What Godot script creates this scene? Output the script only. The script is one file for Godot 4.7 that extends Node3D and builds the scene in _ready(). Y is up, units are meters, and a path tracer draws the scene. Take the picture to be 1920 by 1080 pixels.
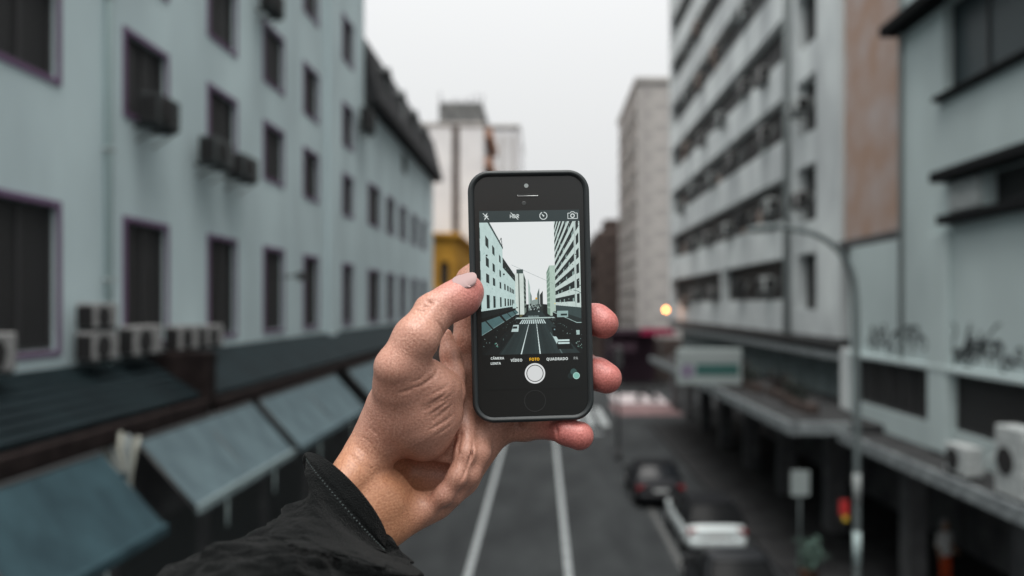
extends Node3D
# A street seen from a footbridge on an overcast afternoon; a hand in front of the camera holds up a phone.
# World: x to the right, y up, the street runs along -z. at(x, y, d) puts a point d metres down the street.

const EYE := 7.2          # height of the camera above the road
const LEFT := -7.4        # plane of the left facades
const RIGHT := 9.0        # plane of the right facades

var mat := {}
var taken := {}
var rng := RandomNumberGenerator.new()


func _ready() -> void:
	rng.seed = 7
	make_camera_and_light()
	make_materials()
	make_ground()
	make_left_side()
	make_right_side()
	make_far_street()
	make_street_things()
	make_phone()
	make_person_holding()
	print("triangles: ", tri_count)


func make_camera_and_light() -> void:
	var lens := CameraAttributesPhysical.new()
	lens.frustum_near = 0.05
	lens.frustum_far = 900.0
	lens.frustum_focal_length = 25.0
	lens.frustum_focus_distance = 0.392
	lens.exposure_aperture = 4.7
	var cam := Camera3D.new()
	cam.name = "camera"
	add_child(cam)
	cam.attributes = lens
	cam.projection = Camera3D.PROJECTION_FRUSTUM
	cam.near = 0.05
	cam.far = 900.0
	cam.size = 2.0 * 0.05 * 540.0 / 1450.0
	cam.frustum_offset = Vector2(-56.0, 32.0) / 1450.0 * 0.05
	cam.position = Vector3(0, EYE, 0)
	cam.current = true

	var sky_mat := ProceduralSkyMaterial.new()
	sky_mat.sky_top_color = lin(0.76, 0.77, 0.78)
	sky_mat.sky_horizon_color = lin(0.275, 0.279, 0.281)
	sky_mat.sky_curve = 1.2
	sky_mat.ground_bottom_color = Color(0.22, 0.23, 0.235)
	sky_mat.ground_horizon_color = Color(0.3, 0.31, 0.315)
	sky_mat.sun_angle_max = 1.0
	var sky := Sky.new()
	sky.sky_material = sky_mat
	var env := Environment.new()
	env.background_mode = Environment.BG_SKY
	env.sky = sky
	env.tonemap_mode = Environment.TONE_MAPPER_LINEAR
	env.tonemap_exposure = 2.45
	env.sdfgi_enabled = true
	env.ssao_enabled = true
	env.ssil_enabled = true
	var we := WorldEnvironment.new()
	we.name = "environment"
	we.environment = env
	add_child(we)

	var sun := DirectionalLight3D.new()
	sun.name = "overcast_sun"
	sun.light_energy = 0.5
	sun.light_angular_distance = 50.0
	sun.light_color = Color(1.0, 0.99, 0.975)
	sun.shadow_enabled = true
	add_child(sun)
	sun.look_at_from_position(Vector3.ZERO, Vector3(0.0, -1.0, -0.28), Vector3.UP)


# ---------------------------------------------------------------- helpers: nodes

func at(x: float, y: float, d: float) -> Vector3:
	return Vector3(x, y, -d)


func numbered(called: String) -> String:
	var n: int = taken.get(called, 0)
	taken[called] = n + 1
	return called if n == 0 else "%s_%03d" % [called, n]


func thing(called: String, label: String, category: String, pos := Vector3.ZERO, group := "", turn := 0.0) -> Node3D:
	var o := Node3D.new()
	o.name = numbered(called)
	add_child(o)
	o.position = pos
	o.rotation.y = turn
	o.set_meta("label", label)
	o.set_meta("category", category)
	if group:
		o.set_meta("group", group)
	return o


var tri_count := 0


func finish(st: SurfaceTool, smooth := false) -> ArrayMesh:
	if smooth:
		st.index()
		st.generate_normals()
	var m := st.commit()
	if m.get_surface_count():
		var ix = m.surface_get_arrays(0)[Mesh.ARRAY_INDEX]
		tri_count += (ix.size() if ix != null else m.surface_get_arrays(0)[Mesh.ARRAY_VERTEX].size()) / 3
	return m


func part(called: String, mesh: Mesh, m: Material, parent: Node3D = null, pos := Vector3.ZERO) -> MeshInstance3D:
	var o := MeshInstance3D.new()
	o.name = called if parent else numbered(called)
	o.mesh = mesh
	o.material_override = m
	o.position = pos
	(parent if parent else self).add_child(o, true)
	return o


func structure(called: String, mesh: Mesh, m: Material) -> MeshInstance3D:
	var o := part(called, mesh, m)
	o.set_meta("kind", "structure")
	return o


func tool_() -> SurfaceTool:
	var st := SurfaceTool.new()
	st.begin(Mesh.PRIMITIVE_TRIANGLES)
	return st


# ---------------------------------------------------------------- helpers: shapes

func face(st: SurfaceTool, pts: Array, out: Vector3) -> void:
	var n: Vector3 = (pts[1] - pts[0]).cross(pts[2] - pts[0]).normalized()
	var turned := n.dot(out) < 0.0
	if turned:
		n = -n
	for i in range(1, pts.size() - 1):
		for k in ([0, i, i + 1] if turned else [0, i + 1, i]):
			st.set_normal(n)
			st.add_vertex(pts[k])


func box(st: SurfaceTool, a: Vector3, b: Vector3) -> void:
	var lo := Vector3(minf(a.x, b.x), minf(a.y, b.y), minf(a.z, b.z))
	var hi := Vector3(maxf(a.x, b.x), maxf(a.y, b.y), maxf(a.z, b.z))
	var p := func(x, y, z): return Vector3(hi.x if x else lo.x, hi.y if y else lo.y, hi.z if z else lo.z)
	face(st, [p.call(0, 0, 0), p.call(0, 1, 0), p.call(0, 1, 1), p.call(0, 0, 1)], Vector3.LEFT)
	face(st, [p.call(1, 0, 0), p.call(1, 1, 0), p.call(1, 1, 1), p.call(1, 0, 1)], Vector3.RIGHT)
	face(st, [p.call(0, 0, 0), p.call(1, 0, 0), p.call(1, 0, 1), p.call(0, 0, 1)], Vector3.DOWN)
	face(st, [p.call(0, 1, 0), p.call(1, 1, 0), p.call(1, 1, 1), p.call(0, 1, 1)], Vector3.UP)
	face(st, [p.call(0, 0, 0), p.call(1, 0, 0), p.call(1, 1, 0), p.call(0, 1, 0)], Vector3.FORWARD)
	face(st, [p.call(0, 0, 1), p.call(1, 0, 1), p.call(1, 1, 1), p.call(0, 1, 1)], Vector3.BACK)


func box_mesh(a: Vector3, b: Vector3) -> ArrayMesh:
	var st := tool_()
	box(st, a, b)
	return finish(st)


func bevelled(st: SurfaceTool, a: Vector3, b: Vector3, c: float) -> void:
	# a box with chamfered edges
	var lo := Vector3(minf(a.x, b.x), minf(a.y, b.y), minf(a.z, b.z))
	var hi := Vector3(maxf(a.x, b.x), maxf(a.y, b.y), maxf(a.z, b.z))
	var mid := (lo + hi) / 2.0
	var h := (hi - lo) / 2.0
	for ax in 3:
		var u := (ax + 1) % 3
		var v := (ax + 2) % 3
		for s in [-1.0, 1.0]:
			var q := []
			for k in [[-1, -1], [1, -1], [1, 1], [-1, 1]]:
				var p := Vector3.ZERO
				p[ax] = s * h[ax]
				p[u] = k[0] * (h[u] - c)
				p[v] = k[1] * (h[v] - c)
				q.append(mid + p)
			var n := Vector3.ZERO
			n[ax] = s
			face(st, q, n)
			for s2 in [-1.0, 1.0]:
				var e := []
				for k in [[0, -1], [0, 1], [1, 1], [1, -1]]:
					var p := Vector3.ZERO
					p[ax] = s * (h[ax] if k[0] == 0 else h[ax] - c)
					p[u] = s2 * (h[u] - c if k[0] == 0 else h[u])
					p[v] = k[1] * (h[v] - c)
					e.append(mid + p)
				var n2 := Vector3.ZERO
				n2[ax] = s
				n2[u] = s2
				face(st, e, n2)
	for sx in [-1.0, 1.0]:
		for sy in [-1.0, 1.0]:
			for sz in [-1.0, 1.0]:
				var s := Vector3(sx, sy, sz)
				face(st, [mid + s * (h - Vector3(0, c, c)), mid + s * (h - Vector3(c, 0, c)), mid + s * (h - Vector3(c, c, 0))], s)


func bevelled_mesh(a: Vector3, b: Vector3, c: float) -> ArrayMesh:
	var st := tool_()
	bevelled(st, a, b, c)
	return finish(st)


func loft(st: SurfaceTool, rings: Array, cap_a := true, cap_b := true) -> void:
	# closed rings joined one to the next; smooth where the ring turns gently; orientation is found from the first ring
	var n: int = rings[0].size()
	var mid := Vector3.ZERO
	var mid2 := Vector3.ZERO
	for p in rings[0]:
		mid += p / n
	for p in rings[rings.size() - 1]:
		mid2 += p / n
	var best := 0
	for k in rings.size():
		if k > 0 and k < rings.size() - 1:
			best = k
			break
	var r: Array = rings[best]
	var c := Vector3.ZERO
	for p in r:
		c += p / n
	var nxt: Array = rings[best + 1] if best + 1 < rings.size() else rings[best]
	var nn: Vector3 = (r[1] - r[0]).cross(nxt[0] - r[0])
	var turned: bool = nn.dot(r[0] - c) < 0.0
	for i in rings.size() - 1:
		for k in n:
			var k2 := (k + 1) % n
			var q := [rings[i][k], rings[i][k2], rings[i + 1][k2], rings[i + 1][k]]
			for j in ([0, 1, 2, 0, 2, 3] if turned else [0, 2, 1, 0, 3, 2]):
				st.add_vertex(q[j])
	for e in 2:
		if [cap_a, cap_b][e]:
			var ring: Array = rings[0] if e == 0 else rings[rings.size() - 1]
			var m := mid if e == 0 else mid2
			for k in n:
				var k2 := (k + 1) % n
				var flip: bool = turned == (e == 0)
				st.add_vertex(m)
				st.add_vertex(ring[k2] if flip else ring[k])
				st.add_vertex(ring[k] if flip else ring[k2])


func circle(c: Vector3, u: Vector3, v: Vector3, n: int) -> Array:
	var a := []
	for k in n:
		var t := TAU * k / n
		a.append(c + u * cos(t) + v * sin(t))
	return a


func tube(st: SurfaceTool, pts: Array, radii: Array, n := 12) -> void:
	var rings := []
	var side := Vector3.ZERO
	for i in pts.size():
		var d: Vector3 = (pts[mini(i + 1, pts.size() - 1)] - pts[maxi(i - 1, 0)]).normalized()
		if side == Vector3.ZERO:
			side = d.cross(Vector3.UP if absf(d.y) < 0.9 else Vector3.RIGHT).normalized()
		side = (side - d * side.dot(d)).normalized()
		var r: float = radii[i] if radii.size() > 1 else radii[0]
		rings.append(circle(pts[i], side * r, d.cross(side) * r, n))
	loft(st, rings)


func tube_mesh(pts: Array, radii: Array, n := 12) -> ArrayMesh:
	var st := tool_()
	tube(st, pts, radii, n)
	return finish(st, true)


func facade(st: SurfaceTool, o: Vector3, u: Vector3, n: Vector3, w: float, h: float, holes: Array, depth: float) -> void:
	# a wall face with rectangular openings and their reveals; holes are Rect2 in (along u, up)
	var xs := [0.0, w]
	var ys := [0.0, h]
	for r in holes:
		xs.append_array([r.position.x, r.end.x])
		ys.append_array([r.position.y, r.end.y])
	xs = xs.filter(func(x): return x >= 0.0 and x <= w)
	ys = ys.filter(func(y): return y >= 0.0 and y <= h)
	xs.sort()
	ys.sort()
	for i in xs.size() - 1:
		if xs[i + 1] - xs[i] < 1e-4:
			continue
		for j in ys.size() - 1:
			if ys[j + 1] - ys[j] < 1e-4:
				continue
			var c := Vector2((xs[i] + xs[i + 1]) / 2.0, (ys[j] + ys[j + 1]) / 2.0)
			if holes.any(func(r): return r.has_point(c)):
				continue
			face(st, [o + u * xs[i] + Vector3.UP * ys[j], o + u * xs[i + 1] + Vector3.UP * ys[j], o + u * xs[i + 1] + Vector3.UP * ys[j + 1], o + u * xs[i] + Vector3.UP * ys[j + 1]], n)
	for r in holes:
		var p := []
		for k in [[0, 0], [1, 0], [1, 1], [0, 1]]:
			p.append(o + u * (r.position.x + r.size.x * k[0]) + Vector3.UP * (r.position.y + r.size.y * k[1]))
		var mid: Vector3 = (p[0] + p[2]) / 2.0
		for k in 4:
			var a: Vector3 = p[k]
			var b: Vector3 = p[(k + 1) % 4]
			face(st, [a, b, b - n * depth, a - n * depth], mid - (a + b) / 2.0)


func ring_frame(st: SurfaceTool, o: Vector3, u: Vector3, n: Vector3, w: float, h: float, t: float, d: float) -> void:
	# a rectangular frame of bars t wide standing d proud, round the outside of a w x h opening whose corner is o
	var y := Vector3.UP
	for b in [[-t, -t, w + 2 * t, t], [-t, h, w + 2 * t, t], [-t, 0.0, t, h], [w, 0.0, t, h]]:
		box(st, o + u * b[0] + y * b[1] - n * 0.01, o + u * (b[0] + b[2]) + y * (b[1] + b[3]) + n * d)


# ---------------------------------------------------------------- helpers: bodies as smooth unions of tapered bones

var field := PackedFloat32Array()
var dims := Vector3i.ZERO
var corner := Vector3.ZERO
var cell := 0.002


func field_begin(lo: Vector3, hi: Vector3, size: float) -> void:
	cell = size
	corner = lo
	dims = Vector3i(((hi - lo) / size).ceil()) + Vector3i.ONE
	field = PackedFloat32Array()
	field.resize(dims.x * dims.y * dims.z)
	field.fill(1.0)


func bone(a: Vector3, b: Vector3, ra: float, rb: float, k: float, carve := false, flat := Vector3.ZERO, squash := 1.0) -> void:
	# joins (or carves) a tapered capsule; flat and squash shorten the distance along one direction, for oval sections
	var m := maxf(ra, rb) * maxf(1.0, 1.0 / squash) + k + cell * 2.5
	if carve:
		m = maxf(ra, rb) + k + cell * 1.5
	var lo := (Vector3(minf(a.x, b.x), minf(a.y, b.y), minf(a.z, b.z)) - Vector3.ONE * m - corner) / cell
	var hi := (Vector3(maxf(a.x, b.x), maxf(a.y, b.y), maxf(a.z, b.z)) + Vector3.ONE * m - corner) / cell
	var i0 := maxi(0, int(lo.x))
	var j0 := maxi(0, int(lo.y))
	var k0 := maxi(0, int(lo.z))
	var i1 := mini(dims.x - 1, int(hi.x) + 1)
	var j1 := mini(dims.y - 1, int(hi.y) + 1)
	var k1 := mini(dims.z - 1, int(hi.z) + 1)
	var ab := b - a
	var l2 := maxf(ab.length_squared(), 1e-12)
	var oval := squash != 1.0
	for z in range(k0, k1 + 1):
		for y in range(j0, j1 + 1):
			var row := (z * dims.y + y) * dims.x
			var p := corner + Vector3(i0 - 1, y, z) * cell - a
			for x in range(i0, i1 + 1):
				p.x += cell
				var t := clampf(p.dot(ab) / l2, 0.0, 1.0)
				var q := p - ab * t
				if oval:
					q += flat * (q.dot(flat) * (squash - 1.0))
				var d := q.length() - lerpf(ra, rb, t)
				var f := field[row + x]
				if carve:
					var g := -d
					var h := maxf(k - absf(f - g), 0.0) / k
					field[row + x] = maxf(f, g) + h * h * k * 0.25
				else:
					var h := maxf(k - absf(f - d), 0.0) / k
					field[row + x] = minf(f, d) - h * h * k * 0.25


func sample(p: Vector3) -> float:
	var q := (p - corner) / cell
	var i := clampi(int(q.x), 0, dims.x - 2)
	var j := clampi(int(q.y), 0, dims.y - 2)
	var k := clampi(int(q.z), 0, dims.z - 2)
	var f := q - Vector3(i, j, k)
	var n := (k * dims.y + j) * dims.x + i
	var a := dims.x
	var b := dims.x * dims.y
	return lerpf(lerpf(lerpf(field[n], field[n + 1], f.x), lerpf(field[n + a], field[n + a + 1], f.x), f.y), lerpf(lerpf(field[n + b], field[n + b + 1], f.x), lerpf(field[n + a + b], field[n + a + b + 1], f.x), f.y), f.z)


func field_mesh(tint: Callable) -> ArrayMesh:
	# surface nets: one vertex in each crossed cell, one quad round each crossed edge
	var verts := PackedVector3Array()
	var index := PackedInt32Array()
	var slot := {}
	var a := dims.x
	var b := dims.x * dims.y
	var off := [0, 1, a, a + 1, b, b + 1, a + b, a + b + 1]
	var pos := [Vector3(0, 0, 0), Vector3(1, 0, 0), Vector3(0, 1, 0), Vector3(1, 1, 0), Vector3(0, 0, 1), Vector3(1, 0, 1), Vector3(0, 1, 1), Vector3(1, 1, 1)]
	var edges := [[0, 1], [2, 3], [4, 5], [6, 7], [0, 2], [1, 3], [4, 6], [5, 7], [0, 4], [1, 5], [2, 6], [3, 7]]
	var near := cell * 1.8
	for z in dims.z - 1:
		for y in dims.y - 1:
			var n := (z * dims.y + y) * dims.x
			for x in dims.x - 1:
				if absf(field[n]) < near:
					var mask := 0
					for c in 8:
						if field[n + off[c]] < 0.0:
							mask |= 1 << c
					if mask != 0 and mask != 255:
						var sum := Vector3.ZERO
						var cnt := 0
						for e in edges:
							var f0 := field[n + off[e[0]]]
							var f1 := field[n + off[e[1]]]
							if (f0 < 0.0) != (f1 < 0.0):
								sum += pos[e[0]].lerp(pos[e[1]], f0 / (f0 - f1))
								cnt += 1
						slot[n] = verts.size()
						verts.append(corner + (Vector3(x, y, z) + sum / cnt) * cell)
				n += 1
	for n in slot:
		var inside: bool = field[n] < 0.0
		for e in [[1, a, b], [a, b, 1], [b, 1, a]]:
			var m: int = n + e[0]
			if m >= field.size() or (field[m] < 0.0) == inside:
				continue
			var q := [n, n - e[1], n - e[1] - e[2], n - e[2]]
			if not (slot.has(q[1]) and slot.has(q[2]) and slot.has(q[3])):
				continue
			for k in ([0, 2, 1, 0, 3, 2] if inside else [0, 1, 2, 0, 2, 3]):
				index.append(slot[q[k]])
	var normals := PackedVector3Array()
	var colors := PackedColorArray()
	normals.resize(verts.size())
	colors.resize(verts.size())
	var h := cell * 0.6
	for i in verts.size():
		var p := verts[i]
		for step in 2:
			var g := Vector3(sample(p + Vector3(h, 0, 0)) - sample(p - Vector3(h, 0, 0)), sample(p + Vector3(0, h, 0)) - sample(p - Vector3(0, h, 0)), sample(p + Vector3(0, 0, h)) - sample(p - Vector3(0, 0, h))) / (2.0 * h)
			normals[i] = g.normalized()
			if step == 0:
				p -= normals[i] * clampf(sample(p), -0.4 * cell, 0.4 * cell)
		verts[i] = p
		colors[i] = tint.call(p)
	var arrays := []
	arrays.resize(Mesh.ARRAY_MAX)
	arrays[Mesh.ARRAY_VERTEX] = verts
	arrays[Mesh.ARRAY_NORMAL] = normals
	arrays[Mesh.ARRAY_COLOR] = colors
	arrays[Mesh.ARRAY_INDEX] = index
	var m := ArrayMesh.new()
	m.add_surface_from_arrays(Mesh.PRIMITIVE_TRIANGLES, arrays)
	tri_count += index.size() / 3
	return m


# ---------------------------------------------------------------- materials

func lin(r: float, g: float, b: float) -> Color:
	return Color(r, g, b).linear_to_srgb()


func noise_texture(size: int, freq: float, lo: Color, hi: Color, seed_: int, kind := FastNoiseLite.TYPE_SIMPLEX_SMOOTH, octaves := 4) -> NoiseTexture2D:
	var n := FastNoiseLite.new()
	n.seed = seed_
	n.noise_type = kind
	n.frequency = freq
	n.fractal_octaves = octaves
	var t := NoiseTexture2D.new()
	t.width = size
	t.height = size
	t.seamless = true
	t.noise = n
	var g := Gradient.new()
	g.set_color(0, lo)
	g.set_color(1, hi)
	t.color_ramp = g
	return t


func plain(called: String, c: Color, rough := 0.8, spec := 0.5, metal := 0.0) -> StandardMaterial3D:
	var m := StandardMaterial3D.new()
	m.resource_name = called
	m.albedo_color = c
	m.roughness = rough
	m.metallic_specular = spec
	m.metallic = metal
	mat[called] = m
	return m


func mottled(called: String, c: Color, amount: float, metres: float, rough := 0.85, spec := 0.3, seed_ := 1, stretch := Vector3.ONE) -> StandardMaterial3D:
	# a colour with patches and grain, laid on by position
	var m := plain(called, c, rough, spec)
	m.albedo_texture = noise_texture(256, 0.012, Color(1.0 - amount, 1.0 - amount, 1.0 - amount * 0.95), Color(1, 1, 1), seed_, FastNoiseLite.TYPE_SIMPLEX_SMOOTH, 5)
	m.uv1_triplanar = true
	m.uv1_world_triplanar = true
	m.uv1_scale = stretch / metres
	return m


func make_materials() -> void:
	mottled("plaster_left", lin(0.62, 0.745, 0.77), 0.12, 9.0, 0.9, 0.2, 3, Vector3(1, 0.35, 1))
	mottled("plaster_right", lin(0.74, 0.79, 0.79), 0.2, 6.0, 0.9, 0.2, 5, Vector3(1, 0.4, 1))
	mottled("plaster_near_right", lin(0.53, 0.62, 0.62), 0.1, 9.0, 0.9, 0.2, 6, Vector3(1, 0.5, 1))
	mottled("plaster_tower", lin(0.80, 0.80, 0.81), 0.08, 14.0, 0.9, 0.2, 8)
	mottled("concrete_far", lin(0.50, 0.48, 0.46), 0.2, 6.0, 0.9, 0.2, 9, Vector3(1, 3, 1))
	mottled("brick_brown", lin(0.43, 0.33, 0.29), 0.3, 9.0, 0.9, 0.2, 10)
	mat.brick_brown.albedo_color = Color.WHITE
	mat.brick_brown.albedo_texture = noise_texture(256, 0.02, lin(0.38, 0.245, 0.18), lin(0.45, 0.39, 0.38), 10, FastNoiseLite.TYPE_SIMPLEX_SMOOTH, 5)
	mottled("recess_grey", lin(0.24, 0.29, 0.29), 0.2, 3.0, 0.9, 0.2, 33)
	mottled("roof_grey", lin(0.21, 0.215, 0.21), 0.3, 4.0, 0.9, 0.2, 35)
	mottled("line_worn", lin(0.17, 0.175, 0.17), 0.4, 0.8, 0.9, 0.2, 34)
	mottled("ochre", lin(0.55, 0.29, 0.05), 0.2, 5.0, 0.9, 0.2, 11)
	mottled("terracotta", lin(0.60, 0.36, 0.26), 0.3, 5.0, 0.9, 0.2, 29)
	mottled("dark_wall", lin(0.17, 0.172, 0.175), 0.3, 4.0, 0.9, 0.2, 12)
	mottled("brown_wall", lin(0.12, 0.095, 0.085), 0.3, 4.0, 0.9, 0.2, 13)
	mottled("asphalt", lin(0.045, 0.05, 0.052), 0.25, 5.0, 0.9, 0.3, 14, Vector3(1, 1, 0.35))
	mottled("pavement", lin(0.045, 0.046, 0.047), 0.35, 3.0, 0.9, 0.3, 15)
	mottled("road_paint", lin(0.46, 0.50, 0.50), 0.3, 1.2, 0.8, 0.3, 16)
	mottled("pink_paving", lin(0.26, 0.17, 0.17), 0.3, 3.0, 0.9, 0.3, 17)
	mottled("pale_paving", lin(0.62, 0.56, 0.56), 0.3, 3.0, 0.9, 0.3, 18)
	mottled("roof_dark", lin(0.05, 0.052, 0.055), 0.4, 3.0, 0.9, 0.3, 19)
	mottled("sheet_teal", lin(0.015, 0.029, 0.034), 0.4, 4.0, 0.75, 0.3, 20)
	mottled("awning_grey", lin(0.13, 0.185, 0.205), 0.22, 2.2, 0.85, 0.3, 21)
	mottled("awning_teal", lin(0.045, 0.088, 0.105), 0.3, 2.2, 0.85, 0.3, 22)
	mottled("awning_edge", lin(0.25, 0.32, 0.33), 0.2, 1.5, 0.85, 0.3, 23)
	mottled("rust_brown", lin(0.032, 0.024, 0.023), 0.4, 1.5, 0.9, 0.2, 24)
	mottled("canopy_edge", lin(0.31, 0.345, 0.35), 0.35, 1.6, 0.9, 0.2, 25)
	mottled("canopy_top", lin(0.08, 0.082, 0.082), 0.4, 2.5, 0.9, 0.2, 26)
	mottled("unit_grey", lin(0.36, 0.36, 0.355), 0.25, 0.6, 0.7, 0.4, 27)
	mottled("unit_white", lin(0.58, 0.62, 0.61), 0.25, 0.6, 0.7, 0.4, 28)
	plain("unit_dark", lin(0.05, 0.055, 0.057), 0.8, 0.3)
	plain("black_grille", lin(0.03, 0.03, 0.031), 0.85, 0.3)
	plain("window_dark", lin(0.036, 0.036, 0.037), 0.45, 0.25)
	plain("window_grey", lin(0.06, 0.068, 0.07), 0.5, 0.3)
	plain("window_teal", lin(0.045, 0.062, 0.068), 0.4, 0.3)
	plain("curtain", lin(0.32, 0.35, 0.34), 0.95, 0.1)
	plain("curtain_pink", lin(0.42, 0.34, 0.30), 0.95, 0.1)
	plain("mullion", lin(0.045, 0.045, 0.047), 0.6, 0.4)
	plain("purple_trim", lin(0.165, 0.10, 0.18), 0.8, 0.3)
	plain("pipe_grey", lin(0.34, 0.37, 0.37), 0.6, 0.4)
	plain("pipe_pale", lin(0.50, 0.62, 0.62), 0.6, 0.4)
	plain("lamp_post", lin(0.12, 0.145, 0.148), 0.6, 0.5)
	plain("steel_dark", lin(0.05, 0.052, 0.054), 0.6, 0.5)
	plain("sign_white", lin(0.33, 0.38, 0.378), 0.7, 0.4)
	plain("sign_green", lin(0.04, 0.12, 0.11), 0.7, 0.4)
	plain("sign_purple", lin(0.19, 0.12, 0.24), 0.7, 0.4)
	plain("sign_grey", lin(0.34, 0.38, 0.38), 0.7, 0.4)
	plain("magenta", lin(0.30, 0.02, 0.07), 0.7, 0.3)
	plain("plum", lin(0.05, 0.03, 0.042), 0.8, 0.3)
	plain("red_paint", lin(0.45, 0.03, 0.03), 0.5, 0.5)
	plain("yellow_paint", lin(0.6, 0.40, 0.04), 0.6, 0.5)
	plain("orange_cloth", lin(0.6, 0.10, 0.03), 0.9, 0.2)
	plain("tyre", lin(0.02, 0.02, 0.02), 0.9, 0.3)
	plain("rim", lin(0.35, 0.36, 0.37), 0.35, 0.5, 0.7)
	plain("car_white", lin(0.62, 0.68, 0.69), 0.25, 0.5)
	plain("car_black", lin(0.018, 0.019, 0.022), 0.4, 0.25)
	plain("car_roof", lin(0.016, 0.017, 0.019), 0.7, 0.15)
	plain("hood_black", lin(0.018, 0.019, 0.02), 0.9, 0.1)
	plain("car_graphite", lin(0.022, 0.024, 0.027), 0.4, 0.3)
	plain("car_glass", lin(0.012, 0.013, 0.014), 0.35, 0.2)
	plain("car_glass_clear", lin(0.012, 0.014, 0.017), 0.25, 0.35)
	plain("tail_light", lin(0.22, 0.006, 0.012), 0.5, 0.3)
	plain("plate", lin(0.5, 0.52, 0.52), 0.6, 0.4)
	mottled("leaf_dark", lin(0.06, 0.075, 0.065), 0.5, 0.3, 0.8, 0.3, 30)
	mottled("leaf_pale", lin(0.24, 0.40, 0.32), 0.6, 0.2, 0.6, 0.4, 31)
	mottled("leaf_brown", lin(0.06, 0.045, 0.04), 0.5, 0.3, 0.85, 0.3, 32)
	plain("spray_paint", lin(0.08, 0.092, 0.096), 0.8, 0.3)
	plain("twig", lin(0.05, 0.045, 0.04), 0.9, 0.2)
	plain("pot", lin(0.12, 0.07, 0.05), 0.9, 0.2)
	plain("pale_cloth", lin(0.42, 0.43, 0.38), 0.95, 0.2)
	for n in ["leaf_dark", "leaf_pale", "leaf_brown"]:
		mat[n].cull_mode = BaseMaterial3D.CULL_DISABLED
	# cloth of the sleeve: dark, with a fine weave and a little sheen
	var cloth := plain("sleeve_cloth", lin(0.0115, 0.0135, 0.014), 0.95, 0.15)
	cloth.albedo_texture = noise_texture(512, 0.16, Color(0.3, 0.3, 0.3), Color(1.0, 1.0, 1.0), 41, FastNoiseLite.TYPE_SIMPLEX, 3)
	cloth.heightmap_enabled = true
	cloth.heightmap_texture = noise_texture(512, 0.12, Color.BLACK, Color.WHITE, 42, FastNoiseLite.TYPE_CELLULAR, 2)
	cloth.heightmap_scale = 0.09
	cloth.uv1_triplanar = true
	cloth.uv1_scale = Vector3.ONE * 22.0
	cloth.rim_enabled = true
	cloth.rim = 0.2
	cloth.rim_tint = 0.3
	plain("thread", lin(0.06, 0.075, 0.075), 0.9, 0.2)
	# skin: colour by vertex, fine creases as relief
	var skin := plain("skin", Color.WHITE, 0.42, 0.5)
	skin.vertex_color_use_as_albedo = true
	skin.albedo_texture = noise_texture(512, 0.035, Color(0.70, 0.62, 0.59), Color(1, 1, 1), 51, FastNoiseLite.TYPE_SIMPLEX_SMOOTH, 6)
	skin.heightmap_enabled = true
	skin.heightmap_texture = noise_texture(512, 0.05, Color.BLACK, Color.WHITE, 52, FastNoiseLite.TYPE_CELLULAR, 4)
	skin.heightmap_scale = 0.018
	skin.uv1_triplanar = true
	skin.uv1_scale = Vector3.ONE * 38.0
	skin.subsurf_scatter_enabled = true
	skin.subsurf_scatter_strength = 0.03
	var nail := plain("nail", lin(0.36, 0.25, 0.245), 0.5, 0.35)
	nail.rim_enabled = false
	# phone
	var rubber := plain("case_rubber", lin(0.020, 0.026, 0.028), 0.5, 0.5)
	rubber.heightmap_enabled = true
	rubber.heightmap_texture = noise_texture(256, 0.2, Color.BLACK, Color.WHITE, 61, FastNoiseLite.TYPE_SIMPLEX, 2)
	rubber.heightmap_scale = 0.004
	rubber.uv1_triplanar = true
	rubber.uv1_scale = Vector3.ONE * 60.0
	var glass := plain("phone_glass", lin(0.015, 0.0165, 0.0165), 0.12, 0.5)
	glass.roughness_texture = noise_texture(256, 0.02, Color(0.5, 0.5, 0.5), Color(1, 1, 1), 62)
	glass.roughness = 0.3
	plain("phone_detail", lin(0.05, 0.055, 0.055), 0.4, 0.5)
	plain("phone_metal", lin(0.5, 0.52, 0.52), 0.35, 0.5, 0.8)
	plain("phone_button", lin(0.015, 0.0165, 0.0165), 0.5, 0.5)


# ---------------------------------------------------------------- the ground

func sheet(x0: float, x1: float, d0: float, d1: float, y: float) -> ArrayMesh:
	var st := tool_()
	face(st, [at(x0, y, d0), at(x1, y, d0), at(x1, y, d1), at(x0, y, d1)], Vector3.UP)
	return finish(st)


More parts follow.
